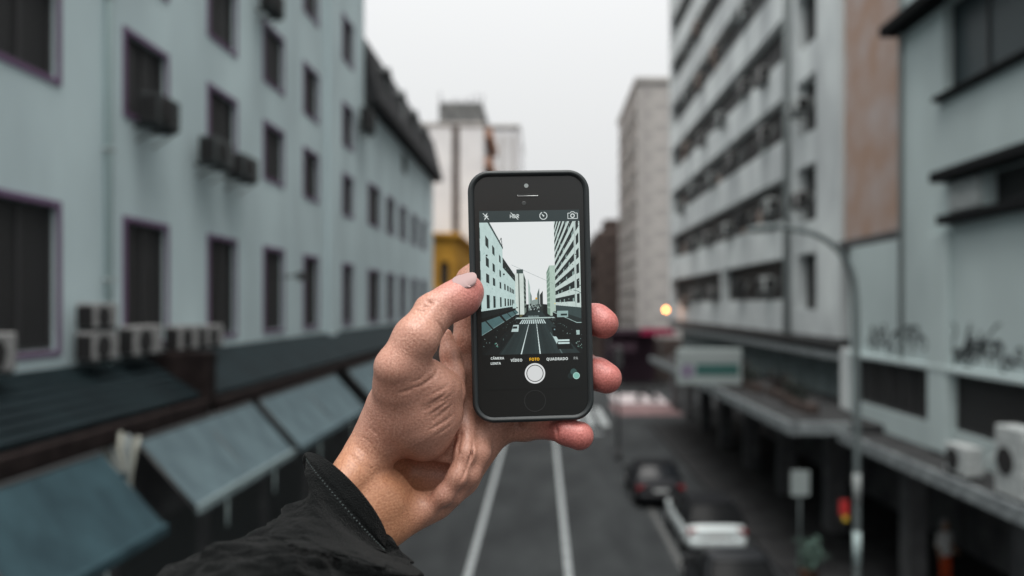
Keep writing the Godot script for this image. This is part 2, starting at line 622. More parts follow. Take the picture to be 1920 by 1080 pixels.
func make_ground() -> void:
	structure("ground", sheet(-400, 400, -60, 700, -0.03), mat.pavement)
	structure("road", sheet(-5.0, 6.4, -20, 300, 0.0), mat.asphalt)
	structure("cross_street", sheet(-60, 60, 46.5, 66, -0.012), mat.asphalt)
	for s in [[-16.0, -5.0, -12.0, 46.5, "pavement"], [6.4, 16.0, -12.0, 46.5, "pavement"], [-16.0, -5.0, 66.0, 290.0, "pavement"], [6.4, 16.0, 66.0, 290.0, "pavement"]]:
		var st := tool_()
		var inner: float = s[1] if s[1] < 0 else s[0]
		var outer: float = s[0] if s[1] < 0 else s[1]
		var k := signf(inner) * 0.16
		box(st, at(inner + k, -0.02, s[2]), at(outer, 0.12, s[3]))
		var o := structure("pavement", finish(st), mat.pavement)
		var kb := tool_()
		bevelled(kb, at(inner, -0.02, s[2]), at(inner + k, 0.125, s[3]), 0.015)
		part("kerb", finish(kb), mat.pavement, o)
	# painted lines and the zebra crossing
	structure("lane_line", sheet(-2.06, -1.88, 2, 43, 0.004), mat.road_paint)
	structure("lane_line", sheet(0.63, 0.81, 2, 43, 0.004), mat.road_paint)
	structure("parking_line", sheet(3.75, 3.95, 2, 34, 0.004), mat.line_worn)
	structure("stop_line", sheet(-1.9, 3.4, 43.2, 43.7, 0.004), mat.road_paint)
	for k in 11:
		structure("zebra_stripe", sheet(-4.6 + k * 0.82, -4.6 + k * 0.82 + 0.45, 46.0, 54.0, 0.004), mat.road_paint)
	structure("pale_paving", sheet(5.4, 9.3, 56.5, 62.5, 0.006), mat.pale_paving)
	structure("pink_paving", sheet(4.9, 9.3, 50.5, 56.4, 0.006), mat.pink_paving)


# ---------------------------------------------------------------- windows and air conditioners

func add_window(house: Node3D, o: Vector3, u: Vector3, n: Vector3, w: float, h: float, depth: float, glass: Material, trim: Material, bars: int) -> void:
	var st := tool_()
	var p := o - n * (depth - 0.04)
	box(st, p, p + u * w + Vector3.UP * h - n * 0.03)
	var win := part("window", finish(st), glass, house)
	if bars >= 0:
		st = tool_()
		var q := p + n * 0.002
		for k in bars + 2:
			var x := w * k / (bars + 1.0)
			var x0 := clampf(x - 0.03, 0.0, w - 0.06)
			box(st, q + u * x0, q + u * (x0 + 0.06) + Vector3.UP * h + n * 0.04)
		for y in [0.0, h - 0.06]:
			box(st, q + u * 0.06 + Vector3.UP * y, q + u * (w - 0.06) + Vector3.UP * (y + 0.06) + n * 0.035)
		part("frame", finish(st), mat.mullion, win)
	if trim:
		st = tool_()
		ring_frame(st, o, u, n, w, h, 0.085, 0.03)
		part("trim", finish(st), trim, win)


func air_conditioner(pos: Vector3, out: Vector3, w: float, h: float, d: float, body: Material, label: String, group: String, bracket := true, coil := true) -> void:
	# pos: middle of the base; out: the way the fan faces
	var t := thing("air_conditioner", label, "air conditioner", pos, group, atan2(out.x, out.z))
	part("casing", bevelled_mesh(Vector3(-w / 2, 0.06, -d / 2), Vector3(w / 2, h, d / 2), 0.02), body, t)
	var r := minf(h * 0.38, w * 0.3)
	var st := tool_()
	loft(st, [circle(Vector3(-w * 0.12, h * 0.53, d / 2 - 0.002), Vector3(r, 0, 0), Vector3(0, r, 0), 20), circle(Vector3(-w * 0.12, h * 0.53, d / 2 + 0.015), Vector3(r, 0, 0), Vector3(0, r, 0), 20), circle(Vector3(-w * 0.12, h * 0.53, d / 2 + 0.025), Vector3(r * 0.9, 0, 0), Vector3(0, r * 0.9, 0), 20)])
	part("fan_grille", finish(st), mat.black_grille, t)
	for s in [-1.0, 1.0]:
		st = tool_()
		box(st, Vector3(s * (w / 2 - 0.004), h * 0.16, -d * 0.42), Vector3(s * (w / 2 + 0.006), h * 0.9, d * 0.42))
		for k in 7:
			var y := h * (0.18 + 0.1 * k)
			box(st, Vector3(s * (w / 2 - 0.004), y, -d * 0.4), Vector3(s * (w / 2 + 0.012), y + h * 0.05, d * 0.4))
		if coil:
			part("side_coil", finish(st), mat.black_grille, t)
		st = tool_()
		if bracket:
			box(st, Vector3(s * w * 0.35 - 0.02, 0.0, -d / 2 - 0.12), Vector3(s * w * 0.35 + 0.02, 0.06, d / 2))
			tube(st, [Vector3(s * w * 0.35, -0.25, -d / 2 - 0.1), Vector3(s * w * 0.35, 0.02, d / 2 - 0.04)], [0.015], 6)
		else:
			box(st, Vector3(s * w * 0.35 - 0.04, 0.0, -d / 2), Vector3(s * w * 0.35 + 0.04, 0.06, d / 2))
		part("bracket" if bracket else "foot", finish(st), mat.unit_dark, t)
	part("pipe", tube_mesh([Vector3(w / 2 - 0.02, h * 0.3, -d / 2 + 0.03), Vector3(w / 2 + 0.05, h * 0.28, -d / 2 + 0.02), Vector3(w / 2 + 0.07, h * 0.6, -d / 2 - 0.06), Vector3(w / 2 + 0.07, h * 0.9, -d / 2 - 0.16)], [0.02], 6), mat.pipe_grey, t)


# ---------------------------------------------------------------- left side of the street

const LEFT_ROWS := [[6.52, 8.70], [10.64, 12.06], [13.26, 14.72], [16.45, 18.0]]
const LEFT_COLS := [10.30, 13.73, 17.17, 20.60, 24.03, 28.75]
const LEFT_COLS_FAR := [32.95, 36.9, 40.3, 44.0, 47.5]


func make_left_side() -> void:
	var out := Vector3.RIGHT
	var u := Vector3.FORWARD
	# the near white building
	var d0 := 4.0
	var d1 := 32.2
	var y0 := 6.1
	var top := 21.2
	var holes := []
	for c in LEFT_COLS:
		for r in LEFT_ROWS:
			holes.append(Rect2(c - d0, r[0] - y0, 1.49, r[1] - r[0]))
	var house := thing("white_building", "long white building with purple window trim, nearest on the left of the street", "building")
	var st := tool_()
	facade(st, at(LEFT, y0, d0), u, out, d1 - d0, top - y0, holes, 0.15)
	box(st, at(LEFT - 0.17, y0, d0), at(LEFT - 12, top, d1))
	face(st, [at(LEFT, y0, d1), at(LEFT - 0.17, y0, d1), at(LEFT - 0.17, top, d1), at(LEFT, top, d1)], Vector3.FORWARD)
	face(st, [at(LEFT, top, d0), at(LEFT - 0.17, top, d0), at(LEFT - 0.17, top, d1), at(LEFT, top, d1)], Vector3.UP)
	part("wall", finish(st), mat.plaster_left, house)
	for h in holes:
		add_window(house, at(LEFT, y0 + h.position.y, d0 + h.position.x), u, out, h.size.x, h.size.y, 0.15, mat.window_dark, mat.purple_trim, 1)
	part("pilaster", box_mesh(at(LEFT - 0.05, y0, 26.5), at(LEFT + 0.14, top, 27.5)), mat.plaster_left, house)
	part("cornice", bevelled_mesh(at(LEFT - 0.3, top - 0.05, d0), at(LEFT + 0.45, top + 0.35, d1 + 0.2), 0.05), mat.plaster_left, house)
	part("downpipe", tube_mesh([at(LEFT + 0.07, y0, 13.1), at(LEFT + 0.07, top, 13.1)], [0.055], 10), mat.pipe_pale, house)
	for y in [7.6, 9.8, 12.4, 15.0, 17.6]:
		part("pipe_clamp", box_mesh(at(LEFT - 0.02, y, 13.02), at(LEFT + 0.13, y + 0.05, 13.18)), mat.pipe_grey, house)
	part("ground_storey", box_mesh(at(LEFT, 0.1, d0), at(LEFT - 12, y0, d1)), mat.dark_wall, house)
	for k in 7:
		var s := tool_()
		for j in 14:
			box(s, at(LEFT - 0.01, 0.25 + j * 0.2, 6.2 + k * 3.7), at(LEFT + 0.03, 0.25 + j * 0.2 + 0.17, 6.2 + k * 3.7 + 2.9))
		part("shop_shutter", finish(s), mat.window_grey, house)

	# the lower block with the dark mansard roof
	var e0 := 32.2
	var e1 := 52.6
	var wall_top := 15.75
	holes = []
	for i in LEFT_COLS_FAR.size():
		var c: float = LEFT_COLS_FAR[i]
		var w := 2.3 if i == 0 else 1.75
		holes.append(Rect2(c - e0, 6.52 - y0, w, 2.15))
		holes.append(Rect2(c - e0, 10.75 - y0, w, 1.62))
	holes.append(Rect2(41.0 - e0, 14.3 - y0, 1.6, 1.1))
	house = thing("white_block", "lower white block with dark mansard roof, beyond the near white building", "building")
	st = tool_()
	facade(st, at(LEFT, y0, e0), u, out, e1 - e0, wall_top - y0, holes, 0.15)
	box(st, at(LEFT - 0.17, y0, e0 + 0.01), at(LEFT - 12, wall_top, e1 - 0.01))
	face(st, [at(LEFT, y0, e1), at(LEFT - 0.17, y0, e1), at(LEFT - 0.17, wall_top, e1), at(LEFT, wall_top, e1)], Vector3.FORWARD)
	part("wall", finish(st), mat.plaster_left, house)
	for h in holes:
		add_window(house, at(LEFT, y0 + h.position.y, e0 + h.position.x), u, out, h.size.x, h.size.y, 0.15, mat.window_dark, mat.purple_trim if h.size.y > 1.2 else null, 1)
	st = tool_()
	var sec := [Vector2(0.55, wall_top - 0.12), Vector2(0.6, wall_top + 0.08), Vector2(-0.05, 18.45), Vector2(-0.4, 18.6), Vector2(-11.0, 19.6), Vector2(-12.0, wall_top - 0.12)]
	var rings := []
	for d in [e0 + 0.03, e1 + 0.5]:
		var r := []
		for p in sec:
			r.append(at(LEFT + p.x, p.y, d))
		rings.append(r)
	for k in sec.size():
		var k2 := (k + 1) % sec.size()
		face(st, [rings[0][k], rings[0][k2], rings[1][k2], rings[1][k]], (rings[0][k] + rings[0][k2]) / 2.0 - at(LEFT - 6, 17, e0))
	face(st, rings[0], Vector3.BACK)
	face(st, rings[1], Vector3.FORWARD)
	var roof := part("roof", finish(st), mat.roof_dark, house)
	for c in [34.5, 38.3, 42.2, 46.2]:
		st = tool_()
		box(st, at(LEFT + 0.42, 16.35, c), at(LEFT - 1.2, 17.6, c + 1.3))
		face(st, [at(LEFT + 0.5, 17.6, c - 0.1), at(LEFT + 0.5, 18.0, c + 0.65), at(LEFT + 0.5, 17.6, c + 1.4)], out)
		face(st, [at(LEFT + 0.5, 17.6, c - 0.1), at(LEFT + 0.5, 18.0, c + 0.65), at(LEFT - 1.2, 18.0, c + 0.65), at(LEFT - 1.2, 17.6, c - 0.1)], Vector3(0, 1, 1))
		face(st, [at(LEFT + 0.5, 17.6, c + 1.4), at(LEFT + 0.5, 18.0, c + 0.65), at(LEFT - 1.2, 18.0, c + 0.65), at(LEFT - 1.2, 17.6, c + 1.4)], Vector3(0, 1, -1))
		part("dormer", finish(st), mat.unit_dark if c != 38.3 else mat.window_grey, roof)
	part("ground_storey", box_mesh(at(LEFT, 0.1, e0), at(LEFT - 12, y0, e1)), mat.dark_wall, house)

	# lean-to roof along the facade: lapped slats nearby, plain sheets beyond
	var lean := thing("slatted_canopy", "dark teal lean-to canopy of long lapped slats below the near white windows", "canopy")
	for k in 7:
		var f0 := k / 7.0
		var f1 := (k + 1) / 7.0
		st = tool_()
		var a := Vector2(LEFT, 6.25).lerp(Vector2(-6.3, 5.52), f0)
		var b := Vector2(LEFT, 6.25).lerp(Vector2(-6.3, 5.52), f1)
		var r0 := [at(a.x, a.y, 4.0), at(b.x, b.y + 0.05, 4.0), at(b.x, b.y - 0.005, 4.0), at(a.x, a.y - 0.06, 4.0)]
		var r1 := r0.map(func(p): return p + Vector3(0, 0, -10.3))
		for j in 4:
			var j2 := (j + 1) % 4
			face(st, [r0[j], r0[j2], r1[j2], r1[j]], (r0[j] + r0[j2]) / 2.0 - (r0[0] + r0[2]) / 2.0)
		face(st, r0, Vector3.BACK)
		face(st, r1, Vector3.FORWARD)
		part("slat", finish(st), mat.sheet_teal, lean)
	part("gutter_beam", bevelled_mesh(at(-6.32, 5.18, 4.0), at(-6.14, 5.46, 14.3), 0.02), mat.rust_brown, lean)
	part("end_board", bevelled_mesh(at(LEFT, 5.3, 14.32), at(-6.2, 6.33, 14.75), 0.03), mat.rust_brown, lean)
	lean = thing("sheet_canopy", "plain dark canopy roof running on along the left facades beyond the slats", "canopy")
	for k in 7:
		st = tool_()
		var da := 14.78 + k * 5.35
		var pts := [Vector2(LEFT, 6.25), Vector2(-6.3, 5.52), Vector2(-6.3, 5.44), Vector2(LEFT, 6.17)]
		for j in 4:
			var p: Vector2 = pts[j]
			var q: Vector2 = pts[(j + 1) % 4]
			face(st, [at(p.x, p.y, da), at(q.x, q.y, da), at(q.x, q.y, da + 5.32), at(p.x, p.y, da + 5.32)], [Vector3.UP, Vector3.RIGHT, Vector3.DOWN, Vector3.LEFT][j])
		face(st, pts.map(func(p): return at(p.x, p.y, da)), Vector3.BACK)
		face(st, pts.map(func(p): return at(p.x, p.y, da + 5.32)), Vector3.FORWARD)
		part("roof_sheet", finish(st), mat.sheet_teal, lean)
	part("gutter_beam", bevelled_mesh(at(-6.32, 5.16, 14.78), at(-6.14, 5.42, 52.2), 0.02), mat.rust_brown, lean)

	# awnings over the shops
	make_awning(5.0, 10.75, mat.awning_teal, false, "wide dark teal shop awning nearest the camera at bottom left")
	make_awning(11.75, 16.3, mat.awning_grey, true, "grey shop awning with pale front edge, second from the camera")
	make_awning(16.75, 22.9, mat.awning_grey, false, "long plain grey shop awning, third from the camera")
	make_awning(24.4, 29.5, mat.awning_grey, true, "grey shop awning partly behind the wrist, fourth from the camera")
	make_awning(30.2, 37.0, mat.awning_teal, false, "farthest teal shop awning along the left facades")

	# a pale cloth tied up between the first two awnings
	var c := thing("tied_cloth", "pale bundle of cloth strips tied to a point between the first two awnings", "cloth", at(-6.12, 5.3, 11.25))
	for k in 5:
		var x := (k - 2.0) * 0.075
		part("cloth_strip", tube_mesh([Vector3(x * 1.7, 0.05 - absf(x) * 0.4, 0.03 * (k % 2)), Vector3(x * 1.5, -0.2, 0.05), Vector3(x * 0.7 + 0.06, -0.5, 0.03), Vector3(0.13, -0.72, 0), Vector3(0.2, -0.86, 0)], [0.03, 0.042, 0.03, 0.016, 0.008], 8), mat.pale_cloth if k % 2 == 0 else mat.sign_grey, c)
	part("tie", tube_mesh([Vector3(0.06, -0.52, 0), Vector3(0.09, -0.62, 0)], [0.07, 0.055], 10), mat.awning_teal, c)

	# air conditioners
	var on_ledge := "air conditioners standing on the left lean-to roof"
	for a in [[9.85, 0.7, 0.56, 6.3, "unit_grey", "grey air conditioner at the left edge of the picture, under the nearest white-building window"],
			[12.3, 0.72, 0.5, 6.3, "unit_grey", "lower of two stacked grey air conditioners beside the pale downpipe"],
			[12.3, 0.66, 0.44, 6.81, "unit_grey", "upper of two stacked grey air conditioners beside the pale downpipe"],
			[13.62, 0.95, 0.56, 6.3, "unit_grey", "wide grey air conditioner just right of the stacked pair"],
			[15.2, 0.85, 0.52, 6.3, "unit_grey", "grey air conditioner standing beyond the brown end board of the slats"],
			[16.4, 0.8, 0.5, 6.3, "unit_grey", "grey air conditioner farthest along the left lean-to roof"]]:
		air_conditioner(at(LEFT + 0.33, a[3] - 0.02, a[0]), out, a[1], a[2], 0.3, mat[a[4]], a[5], on_ledge, false)
	var on_wall := "air conditioners hung on the left facades"
	for a in [[14.25, 10.4, 0.85, 0.62, "dark air conditioner hung under the second-row window beside the downpipe"],
			[16.75, 10.15, 1.0, 0.62, "dark air conditioner of a hung pair, the one nearer the camera"],
			[18.25, 10.1, 1.0, 0.6, "dark air conditioner of a hung pair, the one farther along"],
			[20.2, 14.75, 0.85, 0.6, "dark air conditioner hung high at the top edge, above a third-row window"],
			[31.3, 14.15, 1.1, 0.95, "dark air conditioner hung at the far end of the near white building"]]:
		air_conditioner(at(LEFT + 0.36, a[1], a[0]), out, a[2], a[3], 0.36, mat.unit_dark if a[0] < 16 or a[0] > 18.5 else mat.window_grey, a[4], on_wall)
	var b := thing("wall_bracket", "thin dark bracket sticking out beside a lower window of the white building", "bracket", at(LEFT, 8.0, 22.1))
	part("arm", tube_mesh([Vector3(-0.02, 0, 0), Vector3(0.5, 0.05, 0)], [0.03], 8), mat.steel_dark, b)
	part("holder", bevelled_mesh(Vector3(0.42, -0.1, -0.12), Vector3(0.62, 0.14, 0.12), 0.02), mat.steel_dark, b)


func make_awning(a: float, b: float, cloth: Material, edge: bool, label: String) -> void:
	var t := thing("shop_awning", label, "awning", at(-6.1, 5.12, a), "awnings over the left shops")
	var w := b - a
	var st := tool_()
	# the cloth: a sheet with thickness that sags a little between its ribs
	var n := 12
	var m := 5
	for side in 2:
		for i in n:
			for j in m:
				var q := []
				for k in [[0, 0], [1, 0], [1, 1], [0, 1]]:
					var f: float = (j + k[1]) / float(m)
					var g: float = (i + k[0]) / float(n)
					var sag := -0.05 * sin(PI * f) * absf(sin(g * PI * 3.0)) - side * 0.02
					q.append(Vector3(lerpf(0.0, 0.86, f), lerpf(0.0, -0.98, f) + sag, -g * w))
				for k in ([0, 1, 2, 0, 2, 3] if side == 0 else [0, 2, 1, 0, 3, 2]):
					st.add_vertex(q[k])
	part("cloth", finish(st, true), cloth, t)
	part("front_rail", bevelled_mesh(Vector3(0.84, -1.10, 0), Vector3(0.92, -0.95, -w), 0.015), mat.awning_edge if edge else cloth, t)
	part("wall_rail", bevelled_mesh(Vector3(-0.1, -0.06, 0.0), Vector3(0.0, 0.06, -w), 0.015), mat.steel_dark, t)
	for k in 3:
		var z := -w * k / 2.0
		part("arm", tube_mesh([Vector3(-0.02, -0.04, z), Vector3(0.85, -1.03, z)], [0.03], 8), mat.steel_dark, t)
	for k in 2:
		var z := -w * (0.25 + 0.5 * k)
		part("strut", tube_mesh([Vector3(0.86, -1.05, z), Vector3(0.86, -1.6, z)], [0.018], 8), mat.pipe_pale, t)


# ---------------------------------------------------------------- right side of the street

const BAND0 := 7.4
const STOREY := 2.99
const BAND := 1.56


func make_right_side() -> void:
	var out := Vector3.LEFT
	var u := Vector3.FORWARD
	# the tall white office block with ribbon windows
	var d0 := 23.3
	var d1 := 54.6
	var y0 := 6.2
	var top := 34.5
	var house := thing("ribbon_building", "tall white building with rows of dark ribbon windows on the right", "building")
	var holes := []
	for r in 9:
		var y := BAND0 + r * STOREY - y0
		if r == 0:
			holes.append(Rect2(28.75 - d0, y, 9.75, BAND))
			holes.append(Rect2(38.9 - d0, y, 14.9, BAND))
		else:
			holes.append(Rect2(28.75 - d0, y, 25.05, BAND))
		holes.append(Rect2(25.4 - d0, y - 0.35, 1.9, BAND + 0.35))
	var st := tool_()
	facade(st, at(RIGHT, y0, d0), u, out, d1 - d0, top - y0, holes, 0.45)
	box(st, at(RIGHT + 0.47, y0, d0), at(RIGHT + 13, top, d1))
	for d in [d0, d1]:
		face(st, [at(RIGHT, y0, d), at(RIGHT + 0.47, y0, d), at(RIGHT + 0.47, top, d), at(RIGHT, top, d)], Vector3.BACK if d == d0 else Vector3.FORWARD)
	face(st, [at(RIGHT, y0, d0), at(RIGHT + 0.47, y0, d0), at(RIGHT + 0.47, y0, d1), at(RIGHT, y0, d1)], Vector3.DOWN)
	face(st, [at(RIGHT, top, d0), at(RIGHT + 0.47, top, d0), at(RIGHT + 0.47, top, d1), at(RIGHT, top, d1)], Vector3.UP)
	part("wall", finish(st), mat.plaster_right, house)
	var tones := [mat.window_dark, mat.window_dark, mat.window_grey, mat.window_dark, mat.window_dark]
	for r in 9:
		var y := BAND0 + r * STOREY
		for strip in ([[28.75, 9.75, 6], [38.9, 14.9, 9]] if r == 0 else [[28.75, 25.05, 15]]):
			var w: float = strip[1] / strip[2]
			for k in strip[2]:
				add_window(house, at(RIGHT, y, strip[0] + w * k), u, out, w, BAND, 0.45, tones[rng.randi() % 5], null, 1)
				if rng.randf() < 0.24:
					# a curtain or blind behind part of the pane, seen as a paler piece
					var h := rng.randf_range(0.4, 0.95)
					var x := rng.randf_range(0.1, w - 0.7)
					var cm: Material = [mat.curtain, mat.window_grey, mat.curtain_pink][rng.randi() % 3]
					part("blind", box_mesh(at(RIGHT + 0.4, y + 0.15, strip[0] + w * k + x), at(RIGHT + 0.36, y + 0.15 + h, strip[0] + w * k + x + 0.55)), cm, house)
		add_window(house, at(RIGHT, y - 0.35, 25.4), u, out, 1.9, BAND + 0.35, 0.45, mat.window_dark, null, 0)
	part("downpipe", tube_mesh([at(RIGHT - 0.14, y0, 28.0), at(RIGHT - 0.14, top, 28.0)], [0.13], 10), mat.pipe_grey, house)
	part("slab_edge", bevelled_mesh(at(RIGHT - 0.06, y0 - 0.3, d0 - 0.02), at(RIGHT + 12.9, y0, d1), 0.02), mat.steel_dark, house)
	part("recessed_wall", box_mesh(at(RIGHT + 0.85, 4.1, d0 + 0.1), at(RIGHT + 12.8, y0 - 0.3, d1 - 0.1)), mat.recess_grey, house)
	part("ledge", bevelled_mesh(at(RIGHT + 0.9, 5.5, d0 + 0.2), at(RIGHT - 0.02, 5.72, d1 - 0.3), 0.02), mat.canopy_edge, house)
	part("column", bevelled_mesh(at(RIGHT - 0.03, 4.1, 22.35), at(RIGHT + 0.8, 5.9, 23.28), 0.03), mat.plaster_right, house)
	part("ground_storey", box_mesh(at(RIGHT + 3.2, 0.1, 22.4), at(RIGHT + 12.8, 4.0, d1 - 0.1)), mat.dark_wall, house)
	for k in 7:
		part("arcade_column", bevelled_mesh(at(RIGHT - 0.1, 0.1, 24.0 + k * 4.8), at(RIGHT + 0.5, 3.85, 24.6 + k * 4.8), 0.04), mat.dark_wall, house)

	# air conditioners in the ribbon windows
	var ordinal := ["lowest", "second", "third", "fourth", "fifth", "sixth"]
	var spots := []
	var kinds := ["unit_white", "curtain_pink", "unit_grey", "unit_white", "unit_dark"]
	for r in 6:
		var d := 29.6 + rng.randf_range(0.0, 1.5)
		for k in 5:
			spots.append([r, d, kinds[rng.randi() % 5]])
			d += rng.randf_range(2.6, 6.0)
	var count := {}
	var words := ["nearest", "second", "third", "fourth", "fifth"]
	for s in spots:
		var i: int = count.get(s[0], 0)
		count[s[0]] = i + 1
		air_conditioner(at(RIGHT - 0.2, BAND0 + s[0] * STOREY + [0.02, -0.35, 0.25][int(s[1] * 7.0) % 3], s[1]), out, 0.9, 0.66, 0.36, mat[s[2]], "air conditioner in the %s ribbon of windows above the canopy, %s in its row" % [ordinal[s[0]], words[i]], "air conditioners on the ribbon windows")
	air_conditioner(at(RIGHT - 0.25, BAND0 + 2 * STOREY + 0.3, 26.4), out, 1.1, 0.5, 0.42, mat.unit_white, "white air conditioner across a narrow end window, beside the grey downpipe", "air conditioners on the ribbon windows")
	air_conditioner(at(RIGHT - 0.22, BAND0 + 1 * STOREY + 0.1, 26.4), out, 0.8, 0.55, 0.36, mat.unit_grey, "grey air conditioner in the narrow end window behind the street lamp", "air conditioners on the ribbon windows")

	# the canopy over its arcade, with planters
	var can := thing("arcade_canopy", "concrete canopy with pale edge below the ribbon-window building", "canopy")
	part("slab", box_mesh(at(6.52, 3.86, 20.12), at(RIGHT + 3.3, 4.08, 46.0)), mat.canopy_top, can)
	part("edge", bevelled_mesh(at(6.4, 3.82, 20.0), at(6.52, 4.16, 46.1), 0.02), mat.canopy_edge, can)
	part("end_edge", bevelled_mesh(at(6.52, 3.82, 20.0), at(8.0, 4.16, 20.12), 0.02), mat.canopy_edge, can)
	for k in 6:
		plant(at(7.7 + 0.25 * (k % 2), 4.08, 23.0 + k * 2.7), 1.0, 0.55, mat.leaf_brown if k % 2 else mat.leaf_dark, "low dark planter shrub on the arcade canopy, %s from the near end" % ["first", "second", "third", "fourth", "fifth", "sixth"][k], "shrubs along the arcade canopy", true)

	# brown brick panel between the two buildings
	var br := thing("brick_stair_tower", "narrow brown brick wall between the ribbon building and the near right building", "building")
	part("wall", box_mesh(at(RIGHT + 0.12, 9.1, 19.25), at(RIGHT + 12, 33.0, 23.28)), mat.brick_brown, br)
	part("base_beam", bevelled_mesh(at(RIGHT - 0.1, 8.85, 19.22), at(RIGHT + 1.0, 9.1, 23.28), 0.02), mat.steel_dark, br)

	# the near building on the right
	var near := thing("pale_building", "pale grey-green building with dark window hoods, nearest on the right", "building")
	var x := RIGHT - 0.1
	st = tool_()
	var low := [Rect2(17.65 - 4.0, 0.6, 4.4, 1.24), Rect2(6.0 - 4.0, 0.6, 10.7, 1.24)]
	facade(st, at(x, 3.9, 4.0), u, out, 18.3, 4.95, low, 0.15)
	var high := [Rect2(10.5 - 4.0, 11.85 - 8.85, 6.65, 2.0), Rect2(9.0 - 4.0, 9.15 - 8.85, 6.5, 0.72)]
	facade(st, at(x, 8.85, 4.0), u, out, 15.2, 22.0, high, 0.3)
	box(st, at(x + 0.17, 3.9, 4.0), at(x + 12, 8.85, 22.3))
	box(st, at(x + 0.52, 8.85, 4.0), at(x + 12, 30.85, 19.2))
	face(st, [at(x, 3.9, 22.3), at(x + 0.52, 3.9, 22.3), at(x + 0.52, 8.85, 22.3), at(x, 8.85, 22.3)], Vector3.FORWARD)
	face(st, [at(x, 8.85, 19.2), at(x + 0.52, 8.85, 19.2), at(x + 0.52, 30.85, 19.2), at(x, 30.85, 19.2)], Vector3.FORWARD)
	face(st, [at(x, 8.85, 19.2), at(x + 0.52, 8.85, 19.2), at(x + 0.52, 8.85, 22.3), at(x, 8.85, 22.3)], Vector3.UP)
	part("wall", finish(st), mat.plaster_near_right, near)
	for h in low:
		add_window(near, at(x, 3.9 + h.position.y, 4.0 + h.position.x), u, out, h.size.x, h.size.y, 0.15, mat.window_dark, null, 3)
	add_window(near, at(x, 11.85, 10.5), u, out, 6.65, 2.0, 0.3, mat.window_teal, null, 4)
	add_window(near, at(x, 9.15, 9.0), u, out, 6.5, 0.72, 0.3, mat.window_dark, null, 4)
	part("window_hood", bevelled_mesh(at(x + 0.05, 13.86, 9.5), at(x - 0.5, 14.12, 19.3), 0.02), mat.hood_black, near)
	part("window_hood", bevelled_mesh(at(x + 0.05, 9.87, 8.0), at(x - 0.4, 10.1, 17.0), 0.02), mat.hood_black, near)
	part("window_sill", bevelled_mesh(at(x + 0.05, 8.95, 8.0), at(x - 0.3, 9.14, 16.9), 0.02), mat.hood_black, near)
	part("window_sill", bevelled_mesh(at(x + 0.05, 11.72, 10.0), at(x - 0.2, 11.84, 17.3), 0.02), mat.hood_black, near)
	part("string_course", bevelled_mesh(at(x + 0.03, 5.74, 4.0), at(x - 0.16, 5.86, 22.2), 0.015), mat.plaster_near_right, near)
	part("pier", bevelled_mesh(at(x + 0.02, 3.95, 16.75), at(x - 0.14, 8.8, 17.6), 0.02), mat.plaster_near_right, near)
	part("corner_pipe", tube_mesh([at(x - 0.06, 5.9, 19.05), at(x - 0.06, 30, 19.05)], [0.06], 8), mat.pipe_grey, near)
	part("ground_storey", box_mesh(at(x + 3.3, 0.1, 4.0), at(x + 12, 3.85, 22.3)), mat.dark_wall, near)
	for k in 4:
		part("arcade_column", bevelled_mesh(at(x, 0.1, 5.0 + k * 4.6), at(x + 0.5, 3.7, 5.5 + k * 4.6), 0.04), mat.dark_wall, near)
	var can2 := thing("ledge_canopy", "long narrow canopy with stained pale rail below the near right building", "canopy")
	part("slab", box_mesh(at(7.72, 3.72, 4.0), at(x + 3.4, 3.88, 19.95)), mat.canopy_top, can2)
	part("edge", bevelled_mesh(at(7.62, 3.68, 4.0), at(7.72, 3.98, 19.95), 0.02), mat.canopy_edge, can2)
	graffiti(at(x - 0.004, 5.92, 21.2), 3.2, 0.75, 20, "faint grey graffiti scrawl above the strip window beside the street lamp", 4)
	graffiti(at(x - 0.004, 5.92, 16.6), 1.0, 0.9, 14, "dense dark graffiti scrawl just right of the pale pier", 9)
	graffiti(at(x - 0.004, 5.92, 15.4), 1.1, 0.75, 8, "small graffiti scrawl nearest the right edge of the picture", 15)
	part("lit_reveal_panel", bevelled_mesh(at(x + 0.02, 9.2, 15.6), at(x - 0.1, 9.82, 16.75), 0.02), mat.unit_white, near)  # added panel in a paler colour, standing in for the lit window reveal
	air_conditioner(at(8.1, 3.88, 13.1), Vector3(-1, 0, 0), 0.8, 1.25, 0.4, mat.unit_white, "tall white air conditioner at the right edge of the picture", "air conditioners on the right ledge canopy", false, false)
	air_conditioner(at(8.15, 3.88, 14.95), Vector3(-1, 0, 0), 0.75, 0.62, 0.34, mat.unit_white, "low white air conditioner on the ledge beside the tall one", "air conditioners on the right ledge canopy", false, false)


